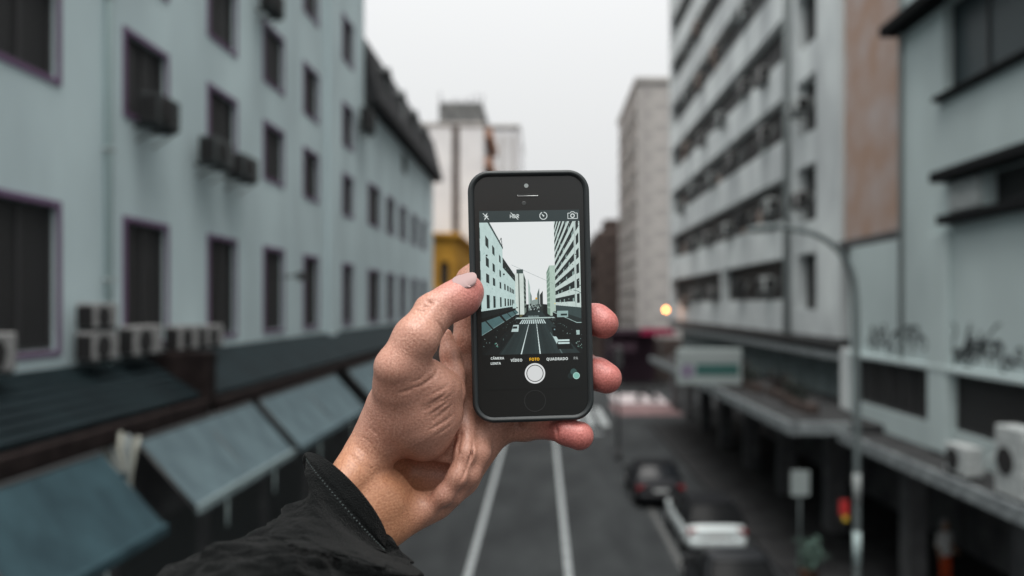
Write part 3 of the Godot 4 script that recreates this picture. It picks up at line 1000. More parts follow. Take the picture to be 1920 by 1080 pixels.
func plant(pos: Vector3, w: float, h: float, leaf: Material, label: String, group: String, trough: bool) -> void:
	var t := thing("planter_shrub" if trough else "potted_shrub", label, "plant", pos, group)
	var base := 0.28 if trough else 0.4
	if trough:
		part("trough", bevelled_mesh(Vector3(-0.2, 0, -w), Vector3(0.2, base, w), 0.02), mat.brown_wall, t)
	else:
		var st := tool_()
		loft(st, [circle(Vector3(0, 0, 0), Vector3(0.16, 0, 0), Vector3(0, 0, 0.16), 16), circle(Vector3(0, base - 0.05, 0), Vector3(0.22, 0, 0), Vector3(0, 0, 0.22), 16), circle(Vector3(0, base, 0), Vector3(0.25, 0, 0), Vector3(0, 0, 0.25), 16)])
		part("pot", finish(st, true), mat.pot, t)
	var st := tool_()
	var twigs := tool_()
	for k in 9:
		var root := Vector3(rng.randf_range(-0.1, 0.1), base - 0.03, rng.randf_range(-0.85, 0.85) * w)
		var tip := root + Vector3(rng.randf_range(-0.25, 0.25), h * rng.randf_range(0.6, 1.1), rng.randf_range(-0.3, 0.3))
		tube(twigs, [root, root.lerp(tip, 0.5) + Vector3(0.02, 0, 0), tip], [0.012, 0.009, 0.004], 5)
		for j in 26:
			leaf_face(st, root.lerp(tip, rng.randf_range(0.25, 1.05)) + Vector3(rng.randf_range(-0.14, 0.14), rng.randf_range(-0.1, 0.12), rng.randf_range(-0.2, 0.2)), rng.randf_range(0.05, 0.1))
	part("stem", finish(twigs, true), mat.twig, t)
	part("foliage", finish(st), leaf, t).set_meta("kind", "stuff")


func leaf_face(st: SurfaceTool, p: Vector3, r: float) -> void:
	var d := Vector3(rng.randf_range(-1, 1), rng.randf_range(-0.6, 1), rng.randf_range(-1, 1)).normalized()
	var s := d.cross(Vector3(rng.randf_range(-1, 1), 0.7, rng.randf_range(-1, 1))).normalized()
	face(st, [p - d * r, p + s * r * 0.45, p + d * r, p - s * r * 0.45], Vector3.UP)


func graffiti(pos: Vector3, w: float, h: float, count: int, label: String, seed_: int) -> void:
	# sprayed strokes on the wall: each a flat ribbon that wanders along the facade
	var t := thing("graffiti", label, "graffiti", pos, "graffiti on the near right building")
	var r := RandomNumberGenerator.new()
	r.seed = seed_
	for k in count:
		var st := tool_()
		var p := Vector2(w * (k + r.randf_range(0.1, 0.7)) / count, h * r.randf_range(0.05, 0.6))
		var dir := r.randf_range(0.6, 2.4)
		var bend := r.randf_range(-0.55, 0.55)
		var half := r.randf_range(0.024, 0.042)
		for j in 16:
			var q := p + Vector2(cos(dir), sin(dir)) * h * 0.07
			q.y = clampf(q.y, 0.02, h)
			var n := Vector2(-sin(dir), cos(dir)) * half
			var n2 := Vector2(-sin(dir + bend), cos(dir + bend)) * half
			face(st, [Vector3(0, p.y + n.y, p.x + n.x), Vector3(0, p.y - n.y, p.x - n.x), Vector3(0, q.y - n2.y, q.x - n2.x), Vector3(0, q.y + n2.y, q.x + n2.x)], Vector3.LEFT)
			p = q
			dir += bend
			bend = clampf(bend + r.randf_range(-0.3, 0.3), -0.7, 0.7)
		part("spray_stroke", finish(st), mat.spray_paint, t)


# ---------------------------------------------------------------- farther down the street

func make_far_street() -> void:
	# the ochre corner building
	var t := thing("ochre_building", "ochre corner building with dark windows and a dark balcony band", "building")
	var st := tool_()
	var holes := []
	for k in 3:
		holes.append(Rect2(1.2 + k * 1.55 - 0.9, 8.7, 0.75, 2.0))
		holes.append(Rect2(1.2 + k * 1.55 - 0.9, 5.0, 0.75, 2.2))
	facade(st, at(-11.6, 0, 62), Vector3.RIGHT, Vector3.BACK, 4.7, 12.6, holes, 0.3)
	var side := []
	for k in 6:
		side.append(Rect2(1.5 + k * 3.6, 8.7, 1.1, 2.0))
		side.append(Rect2(1.5 + k * 3.6, 5.0, 1.1, 2.2))
	facade(st, at(-6.9, 0, 62), Vector3.FORWARD, Vector3.RIGHT, 23.0, 12.6, side, 0.3)
	box(st, at(-7.22, 0, 62.32), at(-11.6, 12.6, 85))
	part("wall", finish(st), mat.ochre, t)
	for h in holes:
		add_window(t, at(-11.6 + h.position.x, h.position.y, 62), Vector3.RIGHT, Vector3.BACK, h.size.x, h.size.y, 0.3, mat.window_dark, null, -1)
	for h in side:
		add_window(t, at(-6.9, h.position.y, 62 + h.position.x), Vector3.FORWARD, Vector3.RIGHT, h.size.x, h.size.y, 0.3, mat.window_dark, null, -1)
	part("ground_storey", box_mesh(at(-11.7, 0, 61.9), at(-6.85, 7.3, 85.1)), mat.brown_wall, t)
	part("balcony", bevelled_mesh(at(-11.8, 7.6, 61.3), at(-6.3, 8.3, 85), 0.05), mat.brown_wall, t)
	part("cornice", bevelled_mesh(at(-11.9, 12.6, 61.6), at(-6.5, 13.0, 85), 0.08), mat.ochre, t)

	# the white tower
	t = thing("white_tower", "tall white tower with a brown vertical stripe and rooftop masts", "building")
	part("wall", box_mesh(at(-13.4, 0, 86), at(-6.55, 27.1, 108)), mat.plaster_tower, t)
	part("vertical_stripe", box_mesh(at(-9.95, 1, 85.9), at(-9.2, 27.1, 86.2)), mat.brown_wall, t)
	part("parapet", bevelled_mesh(at(-13.5, 27.1, 85.85), at(-6.45, 27.5, 108), 0.05), mat.concrete_far, t)
	part("rooftop_house", bevelled_mesh(at(-11.6, 27.5, 87), at(-6.7, 30.0, 95), 0.05), mat.roof_grey, t)
	for k in 9:
		var x := -11.5 + k * 0.58
		part("mast", tube_mesh([at(x, 29.9, 87.5 + (k % 3)), at(x, 30.5 + [0.8, 0.2, 0.4, 0.1, 0.3, 0.6, 0.3, 0.9, 1.1][k], 87.5 + (k % 3))], [0.07], 6), mat.steel_dark, t)
	for r in 8:
		part("balcony", bevelled_mesh(at(-6.6, 3.2 + r * 3.3, 88), at(-5.7, 4.3 + r * 3.3, 100), 0.04), mat.terracotta, t)
		part("balcony_opening", box_mesh(at(-6.6, 4.5 + r * 3.3, 89), at(-6.5, 6.2 + r * 3.3, 99)), mat.window_dark, t)
	t = thing("grey_tower", "plain pale grey tower rising behind the white tower", "building")
	part("wall", bevelled_mesh(at(-12, 0, 140), at(-4.0, 39.2, 165), 0.4), mat.plaster_tower, t)
	part("cornice", bevelled_mesh(at(-12.3, 39.2, 139.7), at(-3.9, 39.9, 165), 0.2), mat.concrete_far, t)
	for k in 4:
		part("window_strip", box_mesh(at(-11 + k * 1.8, 4, 139.9), at(-10.3 + k * 1.8, 38, 140.1)), mat.concrete_far, t)

	# grey slab block and a dark block on the right
	t = thing("concrete_block", "grey-brown concrete block beyond the ribbon building", "building")
	st = tool_()
	holes = []
	for r in 8:
		for k in 4:
			holes.append(Rect2(1.0 + k * 4.1, 4.6 + r * 2.9, 2.6, 1.3))
	facade(st, at(RIGHT, 0, 73), Vector3.FORWARD, Vector3.LEFT, 17.3, 28.2, holes, 0.3)
	box(st, at(RIGHT + 0.32, 0, 73.01), at(RIGHT + 14, 28.2, 90.3))
	face(st, [at(RIGHT, 0, 73.01), at(RIGHT + 0.32, 0, 73.01), at(RIGHT + 0.32, 28.2, 73.01), at(RIGHT, 28.2, 73.01)], Vector3.BACK)
	part("wall", finish(st), mat.concrete_far, t)
	for h in holes:
		add_window(t, at(RIGHT, h.position.y, 73 + h.position.x), Vector3.FORWARD, Vector3.LEFT, h.size.x, h.size.y, 0.3, mat.window_grey if rng.randf() < 0.6 else mat.curtain, null, -1)
	for r in 8:
		part("balcony_slab", bevelled_mesh(at(RIGHT + 0.02, 4.3 + r * 2.9, 73.4), at(RIGHT - 0.12, 4.5 + r * 2.9, 90), 0.03), mat.concrete_far, t)
	part("parapet", bevelled_mesh(at(RIGHT - 0.2, 28.2, 72.8), at(RIGHT + 14, 28.7, 90.4), 0.04), mat.concrete_far, t)
	part("shop_floor", box_mesh(at(RIGHT - 0.05, 0.1, 72.9), at(RIGHT + 13, 4.0, 90)), mat.brown_wall, t)
	t = thing("dark_block", "dark brown low block farthest down the right side", "building")
	part("wall", bevelled_mesh(at(6.7, 0, 96), at(18, 16.4, 128), 0.2), mat.brown_wall, t)
	for r in 4:
		part("balcony", bevelled_mesh(at(6.3, 3.4 + r * 3.1, 97), at(6.8, 4.4 + r * 3.1, 126), 0.05), mat.rust_brown, t)
	part("rooftop_house", bevelled_mesh(at(8, 16.4, 99), at(11, 18.2, 104), 0.1), mat.brown_wall, t)
	t = thing("end_building", "pale low building closing the far end of the street", "building")
	part("wall", bevelled_mesh(at(-20, 0, 280), at(24, 14, 300), 0.3), mat.concrete_far, t)
	part("roof", bevelled_mesh(at(-20.5, 14, 279.5), at(24.5, 15, 300.5), 0.2), mat.roof_dark, t)
	for k in 8:
		part("window", box_mesh(at(-18 + k * 5.2, 5, 279.8), at(-15.5 + k * 5.2, 9, 280.05)), mat.window_grey, t)

	# the shop canopy with a red fascia at the crossing
	t = thing("red_shop_canopy", "dark shop canopy with a magenta-red fascia at the street crossing", "canopy", at(6.6, 0, 67))
	part("fascia", bevelled_mesh(Vector3(2.0, 4.6, 0), Vector3(4.9, 5.15, -0.25), 0.04), mat.magenta, t)
	part("plum_fascia", bevelled_mesh(Vector3(-0.9, 4.6, 0.0), Vector3(1.98, 5.15, -0.25), 0.04), mat.plum, t)
	part("roof", box_mesh(Vector3(-0.9, 4.9, -0.26), Vector3(4.9, 5.1, -5.0)), mat.steel_dark, t)
	part("back_wall", box_mesh(Vector3(-0.9, 0.1, -4.8), Vector3(3.9, 4.9, -5.0)), mat.plum, t)
	part("sign_board", bevelled_mesh(Vector3(-0.7, 3.1, -0.05), Vector3(1.6, 3.9, -0.2), 0.03), mat.plum, t)
	for x in [-0.8, 3.7]:
		part("post", tube_mesh([Vector3(x, 0.1, -0.3), Vector3(x, 4.9, -0.3)], [0.08], 10), mat.steel_dark, t)


# ---------------------------------------------------------------- things in the street

func car(pos: Vector3, label: String, paint: Material, roof: Material, length: float, height: float, estate: bool, pane: Material) -> void:
	# the rear faces the camera; -z is the car's front
	var t := thing("parked_car", label, "car", pos, "cars parked on the right")
	var hw := 0.9
	var half := length / 2.0
	var sect := func(z: float, w: float, lo: float, hi: float, bulge: float) -> Array:
		var a := []
		for p in [[-0.80, lo], [-0.97, lo + 0.1], [-1.0 - bulge, lerpf(lo, hi, 0.45)], [-0.98, lerpf(lo, hi, 0.8)], [-0.86, hi], [-0.5, hi + 0.02], [0.5, hi + 0.02], [0.86, hi], [0.98, lerpf(lo, hi, 0.8)], [1.0 + bulge, lerpf(lo, hi, 0.45)], [0.97, lo + 0.1], [0.80, lo]]:
			a.append(Vector3(p[0] * w, p[1], z))
		return a
	var st := tool_()
	var rings := []
	for r in [[half, 0.72, 0.36, 0.72], [half - 0.05, 0.82, 0.28, 0.86], [half - 0.25, 0.88, 0.24, 0.93], [half - 0.8, 0.9, 0.22, 0.95], [0.3, 0.9, 0.22, 0.93], [-half + 1.3, 0.9, 0.22, 0.88], [-half + 0.5, 0.87, 0.24, 0.78], [-half + 0.12, 0.78, 0.3, 0.66], [-half, 0.66, 0.36, 0.56]]:
		rings.append(sect.call(r[0], r[1], r[2], r[3], 0.02))
	loft(st, rings)
	var body := part("body", finish(st, true), paint, t)
	# glasshouse and roof
	var back := half - (0.28 if estate else 0.75)
	var glass := func(y: float, b: float, f: float, w: float) -> Array:
		var a := []
		for p in [[-1, b - 0.12], [-0.85, b], [0.85, b], [1, b - 0.12], [1.02, (b + f) / 2.0], [1, f + 0.12], [0.8, f], [-0.8, f], [-1, f + 0.12], [-1.02, (b + f) / 2.0]]:
			a.append(Vector3(p[0] * w, y, p[1]))
		return a
	st = tool_()
	loft(st, [glass.call(0.84, back + 0.14, -half + 1.0, 0.85), glass.call(0.95, back + 0.08, -half + 1.1, 0.84), glass.call(height - 0.1, back - 0.42, -half + 2.0, 0.66), glass.call(height - 0.04, back - 0.5, -half + 2.1, 0.62)])
	part("windows", finish(st, true), pane, t)
	st = tool_()
	loft(st, [glass.call(height - 0.12, back - 0.38, -half + 1.98, 0.675), glass.call(height - 0.05, back - 0.46, -half + 2.06, 0.64), glass.call(height, back - 0.62, -half + 2.3, 0.52)])
	part("roof", finish(st, true), roof, t)
	for s in [-1.0, 1.0]:
		part("pillar", tube_mesh([Vector3(s * 0.84, 0.9, back + 0.02), Vector3(s * 0.68, height - 0.08, back - 0.42)], [0.045, 0.04], 8), roof, t)
		part("pillar", tube_mesh([Vector3(s * 0.84, 0.9, 0.2), Vector3(s * 0.69, height - 0.08, 0.1)], [0.03], 8), roof, t)
		part("tail_light", bevelled_mesh(Vector3(s * 0.56, 0.66, half - 0.12), Vector3(s * 0.84, 0.84, half - 0.02), 0.02), mat.tail_light, t)
		part("mirror", bevelled_mesh(Vector3(s * 0.9, 0.92, -half + 1.5), Vector3(s * 1.06, 1.06, -half + 1.62), 0.03), paint, t)
		for z in [half - 0.85, -half + 0.8]:
			st = tool_()
			var c := Vector3(s * 0.80, 0.33, z)
			loft(st, [circle(c - Vector3(0.09, 0, 0), Vector3(0, 0.3, 0), Vector3(0, 0, 0.3), 20), circle(c - Vector3(0.06, 0, 0), Vector3(0, 0.33, 0), Vector3(0, 0, 0.33), 20), circle(c + Vector3(0.06, 0, 0), Vector3(0, 0.33, 0), Vector3(0, 0, 0.33), 20), circle(c + Vector3(0.11, 0, 0), Vector3(0, 0.29, 0), Vector3(0, 0, 0.29), 20)])
			var w := part("wheel", finish(st, true), mat.tyre, t)
			st = tool_()
			var c2 := c + Vector3(s * 0.1, 0, 0)
			loft(st, [circle(c2 - Vector3(0.02, 0, 0), Vector3(0, 0.2, 0), Vector3(0, 0, 0.2), 16), circle(c2 + Vector3(s * 0.015, 0, 0), Vector3(0, 0.2, 0), Vector3(0, 0, 0.2), 16), circle(c2 + Vector3(s * 0.02, 0, 0), Vector3(0, 0.1, 0), Vector3(0, 0, 0.1), 16)])
			part("rim", finish(st), mat.rim, w)
	part("rear_bumper", bevelled_mesh(Vector3(-0.8, 0.34, half - 0.1), Vector3(0.8, 0.56, half + 0.06), 0.05), paint, t)
	part("number_plate", bevelled_mesh(Vector3(-0.26, 0.6, half - 0.06), Vector3(0.26, 0.72, half + 0.012), 0.006), mat.plate, t)
	part("plate_recess", bevelled_mesh(Vector3(-0.5, 0.57, half - 0.1), Vector3(0.5, 0.61, half + 0.01), 0.006), mat.black_grille, body)


func make_street_things() -> void:
	car(at(4.98, 0, 23.95), "white car with dark roof parked on the right, rear facing the camera", mat.car_white, mat.car_roof, 4.1, 1.5, true, mat.car_glass)
	car(at(4.2, 0, 29.3), "black car parked just ahead of the white car", mat.car_black, mat.car_roof, 4.2, 1.45, false, mat.car_glass_clear)
	car(at(4.5, 0, 18.5), "dark grey car with red tail light at the bottom edge of the picture", mat.car_graphite, mat.car_graphite, 4.1, 1.48, false, mat.car_glass)

	# the arched street lamp on the right kerb
	var t := thing("street_lamp", "tall arched grey street lamp in front of the right facades", "street lamp", at(6.52, 0.12, 16.0), "street lamps")
	var pts := [Vector3(0, 0, 0), Vector3(0, 1.2, 0), Vector3(0, 5.2, 0), Vector3(-0.02, 7.0, 0)]
	for k in 9:
		var a := k / 8.0 * PI * 0.46
		pts.append(Vector3(-0.04 - 1.35 * (1.0 - cos(a)), 7.35 + 1.3 * sin(a), 0))
	pts.append(Vector3(-1.75, 8.72, 0))
	part("pole", tube_mesh(pts, [0.075, 0.075, 0.072, 0.07, 0.068, 0.066, 0.064, 0.062, 0.06, 0.06, 0.058, 0.055, 0.055, 0.05], 14), mat.lamp_post, t)
	var st := tool_()
	loft(st, [circle(Vector3(-1.6, 8.7, 0), Vector3(0, 0.05, 0), Vector3(0, 0, 0.06), 14), circle(Vector3(-1.75, 8.69, 0), Vector3(0, 0.09, 0), Vector3(0, 0, 0.13), 14), circle(Vector3(-2.05, 8.66, 0), Vector3(0, 0.09, 0), Vector3(0, 0, 0.15), 14), circle(Vector3(-2.28, 8.63, 0), Vector3(0, 0.04, 0), Vector3(0, 0, 0.08), 14)])
	part("lamp_head", finish(st, true), mat.lamp_post, t)
	part("collar", tube_mesh([Vector3(0, 3.0, 0), Vector3(0, 3.6, 0)], [0.079], 14), mat.pipe_grey, t)
	part("collar", tube_mesh([Vector3(0, 1.75, 0), Vector3(0, 2.4, 0)], [0.079], 14), mat.pipe_pale, t)
	part("base", tube_mesh([Vector3(0, 0, 0), Vector3(0, 0.9, 0), Vector3(0, 1.0, 0)], [0.13, 0.12, 0.08], 14), mat.lamp_post, t)
	part("warning_band", tube_mesh([Vector3(0, 1.05, 0), Vector3(0, 1.3, 0)], [0.082], 14), mat.yellow_paint, t)
	t = thing("pole_flag", "small red and yellow banner fixed to the street lamp pole", "banner", at(6.4, 2.72, 16.1))
	part("red_panel", bevelled_mesh(Vector3(-0.2, 0.1, -0.01), Vector3(-0.02, 0.42, 0.01), 0.003), mat.red_paint, t)
	part("yellow_panel", bevelled_mesh(Vector3(-0.14, -0.02, -0.01), Vector3(-0.02, 0.09, 0.01), 0.003), mat.yellow_paint, t)

	# the lit lamp at the far end of the ribbon building
	t = thing("lit_wall_lamp", "glowing orange-white lamp on a bracket by the far end of the ribbon building", "lamp", at(8.02, 6.9, 50.0))
	var bulb := StandardMaterial3D.new()
	bulb.resource_name = "lamp_glow"
	bulb.albedo_color = Color(1, 0.8, 0.55)
	bulb.emission_enabled = true
	bulb.emission = Color(1.0, 0.60, 0.30)
	bulb.emission_energy_multiplier = 9.0
	var ball := SphereMesh.new()
	ball.radius = 0.11
	ball.height = 0.22
	ball.radial_segments = 20
	ball.rings = 10
	part("lamp_globe", ball, bulb, t)
	part("bracket", tube_mesh([Vector3(0.0, 0.15, 0), Vector3(0.05, 0.32, 0), Vector3(1.0, 0.34, 0)], [0.03], 8), mat.steel_dark, t)
	part("lamp_cap", tube_mesh([Vector3(0, 0.12, 0), Vector3(0, 0.18, 0)], [0.08, 0.04], 12), mat.steel_dark, t)
	var glow := OmniLight3D.new()
	glow.name = "lamp_light"
	glow.light_color = Color(1.0, 0.60, 0.30)
	glow.light_energy = 0.05
	glow.light_size = 0.14
	glow.omni_range = 60.0
	glow.omni_attenuation = 2.0
	glow.shadow_enabled = true
	t.add_child(glow)

	# the shop sign over the canopy: a grey strip, a round emblem and a dark green panel on white
	t = thing("shop_sign", "white projecting shop sign with purple emblem and dark green panel", "sign", at(6.2, 4.9, 28.6))
	part("board", bevelled_mesh(Vector3(-1.2, -0.66, -0.08), Vector3(1.2, 0.7, 0.0), 0.03), mat.sign_white, t)
	part("header_strip", bevelled_mesh(Vector3(-1.1, 0.26, 0.0), Vector3(1.1, 0.6, 0.015), 0.005), mat.sign_grey, t)
	part("green_panel", bevelled_mesh(Vector3(-0.5, -0.3, 0.0), Vector3(1.08, 0.12, 0.015), 0.005), mat.sign_green, t)
	st = tool_()
	for r in [[0.24, 0.15]]:
		var n := 24
		for k in n:
			var a0 := TAU * k / n
			var a1 := TAU * (k + 1) / n
			var c := Vector3(-0.82, -0.14, 0.016)
			var o0 := Vector3(cos(a0), sin(a0), 0)
			var o1 := Vector3(cos(a1), sin(a1), 0)
			face(st, [c + o0 * r[1], c + o0 * r[0], c + o1 * r[0], c + o1 * r[1]], Vector3.BACK)
	part("emblem_ring", finish(st), mat.sign_purple, t)
	part("emblem_core", bevelled_mesh(Vector3(-0.88, -0.26, 0.0), Vector3(-0.76, -0.02, 0.02), 0.006), mat.sign_purple, t)
	part("hanger", tube_mesh([Vector3(0.9, -0.6, -0.1), Vector3(0.9, -1.02, -0.1)], [0.05], 8), mat.steel_dark, t)

	# the small signs and posts
	t = thing("parking_sign", "small pale sign plate on a thin post beside the kerb", "sign", at(6.6, 0.12, 19.8))
	part("post", tube_mesh([Vector3(0, 0, 0), Vector3(0, 2.85, 0)], [0.03], 10), mat.lamp_post, t)
	part("plate", bevelled_mesh(Vector3(-0.24, 2.2, 0.03), Vector3(0.24, 2.85, 0.05), 0.008), mat.sign_white, t)
	t = thing("signal_post", "dark slim signal post at the edge of the far right lane", "post", at(3.55, 0.0, 36.0))
	part("pole", tube_mesh([Vector3(0, 0, 0), Vector3(0, 5.3, 0)], [0.08, 0.07], 10), mat.steel_dark, t)
	part("signal_box", bevelled_mesh(Vector3(-0.17, 4.3, 0.05), Vector3(0.17, 5.25, 0.3), 0.03), mat.steel_dark, t)
	part("base", tube_mesh([Vector3(0, 0, 0), Vector3(0, 0.5, 0)], [0.16, 0.12], 12), mat.steel_dark, t)
	plant(at(6.7, 0.12, 19.4), 0.22, 0.75, mat.leaf_pale, "pale green potted shrub at the foot of the small sign post", "shrubs on the pavement", false)

	# a scooter parked at the crossing
	t = thing("parked_scooter", "small dark scooter standing on the pale paving at the crossing", "scooter", at(7.7, 0.01, 57.5))
	st = tool_()
	tube(st, [Vector3(-0.55, 0.5, 0), Vector3(-0.3, 0.7, 0), Vector3(0.1, 0.62, 0), Vector3(0.3, 0.35, 0), Vector3(0.55, 0.6, 0), Vector3(0.62, 0.95, 0)], [0.1, 0.17, 0.16, 0.1, 0.12, 0.07], 10)
	part("body", finish(st, true), mat.car_black, t)
	part("seat", bevelled_mesh(Vector3(-0.6, 0.76, -0.13), Vector3(0.1, 0.86, 0.13), 0.04), mat.tyre, t)
	part("handlebar", tube_mesh([Vector3(0.6, 1.0, -0.32), Vector3(0.64, 0.98, 0), Vector3(0.6, 1.0, 0.32)], [0.025], 8), mat.steel_dark, t)
	for x in [-0.5, 0.68]:
		st = tool_()
		loft(st, [circle(Vector3(x, 0.25, -0.05), Vector3(0.22, 0, 0), Vector3(0, 0.22, 0), 18), circle(Vector3(x, 0.25, -0.03), Vector3(0.25, 0, 0), Vector3(0, 0.25, 0), 18), circle(Vector3(x, 0.25, 0.03), Vector3(0.25, 0, 0), Vector3(0, 0.25, 0), 18), circle(Vector3(x, 0.25, 0.05), Vector3(0.22, 0, 0), Vector3(0, 0.22, 0), 18)])
		part("wheel", finish(st, true), mat.tyre, t)

	make_passer_by()


func make_passer_by() -> void:
	# a person standing in the arcade, built as one body; the clothes are colours and two shells
	var t := thing("person", "person in a white top and orange trousers standing in the right arcade", "person", at(10.05, 0.12, 19.3), "", 0.4)
	field_begin(Vector3(-0.5, -0.05, -0.4), Vector3(0.5, 1.85, 0.4), 0.02)
	var bones := [
		[Vector3(0, 1.62, 0.01), Vector3(0, 1.54, 0.02), 0.092, 0.078, 2], [Vector3(0, 1.47, 0), Vector3(0, 1.4, -0.01), 0.052, 0.058, 2],
		[Vector3(-0.13, 1.36, 0), Vector3(0.13, 1.36, 0), 0.085, 0.085, 0], [Vector3(0, 1.28, 0.01), Vector3(0, 1.02, 0.01), 0.135, 0.118, 0], [Vector3(-0.07, 1.25, 0.02), Vector3(0.07, 1.25, 0.02), 0.12, 0.12, 0], [Vector3(-0.075, 0.94, 0), Vector3(0.075, 0.94, 0), 0.125, 0.125, 0],
		[Vector3(-0.19, 1.36, 0), Vector3(-0.24, 1.1, -0.02), 0.058, 0.045, 0], [Vector3(-0.24, 1.1, -0.02), Vector3(-0.22, 0.86, 0.07), 0.042, 0.032, 2], [Vector3(-0.22, 0.85, 0.075), Vector3(-0.21, 0.72, 0.1), 0.032, 0.022, 2],
		[Vector3(0.19, 1.36, 0), Vector3(0.24, 1.1, -0.02), 0.058, 0.045, 0], [Vector3(0.24, 1.1, -0.02), Vector3(0.19, 0.95, 0.18), 0.042, 0.032, 2], [Vector3(0.19, 0.95, 0.18), Vector3(0.16, 0.93, 0.28), 0.032, 0.022, 2],
		[Vector3(-0.09, 0.9, 0), Vector3(-0.1, 0.48, 0.03), 0.088, 0.058, 1], [Vector3(-0.1, 0.48, 0.03), Vector3(-0.11, 0.09, -0.01), 0.056, 0.04, 1], [Vector3(-0.11, 0.045, -0.03), Vector3(-0.13, 0.035, 0.15), 0.042, 0.034, 3],
		[Vector3(0.09, 0.9, 0), Vector3(0.1, 0.48, 0.04), 0.088, 0.058, 1], [Vector3(0.1, 0.48, 0.04), Vector3(0.12, 0.09, 0.02), 0.056, 0.04, 1], [Vector3(0.12, 0.045, 0.0), Vector3(0.14, 0.035, 0.18), 0.042, 0.034, 3]]
	for b in bones:
		bone(b[0], b[1], b[2], b[3], 0.03)
	var tints := [Color(0.62, 0.64, 0.63), Color(0.55, 0.09, 0.03), Color(0.33, 0.2, 0.14), Color(0.04, 0.04, 0.04)]
	var m := field_mesh(func(p: Vector3) -> Color:
		var best := 9.0
		var c := Color.WHITE
		for b in bones:
			var ab: Vector3 = b[1] - b[0]
			var f := clampf((p - b[0]).dot(ab) / ab.length_squared(), 0.0, 1.0)
			var d: float = (p - b[0] - ab * f).length() - lerpf(b[2], b[3], f)
			if d < best:
				best = d
				c = tints[b[4]]
		return c)
	var cloth := plain("passer_by", Color.WHITE, 0.85, 0.3)
	cloth.vertex_color_use_as_albedo = true
	part("body", m, cloth, t)
	field_begin(Vector3(-0.16, 1.45, -0.16), Vector3(0.16, 1.78, 0.16), 0.012)
	bone(Vector3(0, 1.645, -0.015), Vector3(0, 1.56, -0.045), 0.098, 0.085, 0.02)
	bone(Vector3(0, 1.57, 0.09), Vector3(0, 1.5, 0.1), 0.065, 0.065, 0.02, true)
	part("hair", field_mesh(func(_p): return Color(0.35, 0.36, 0.36)), cloth, t)


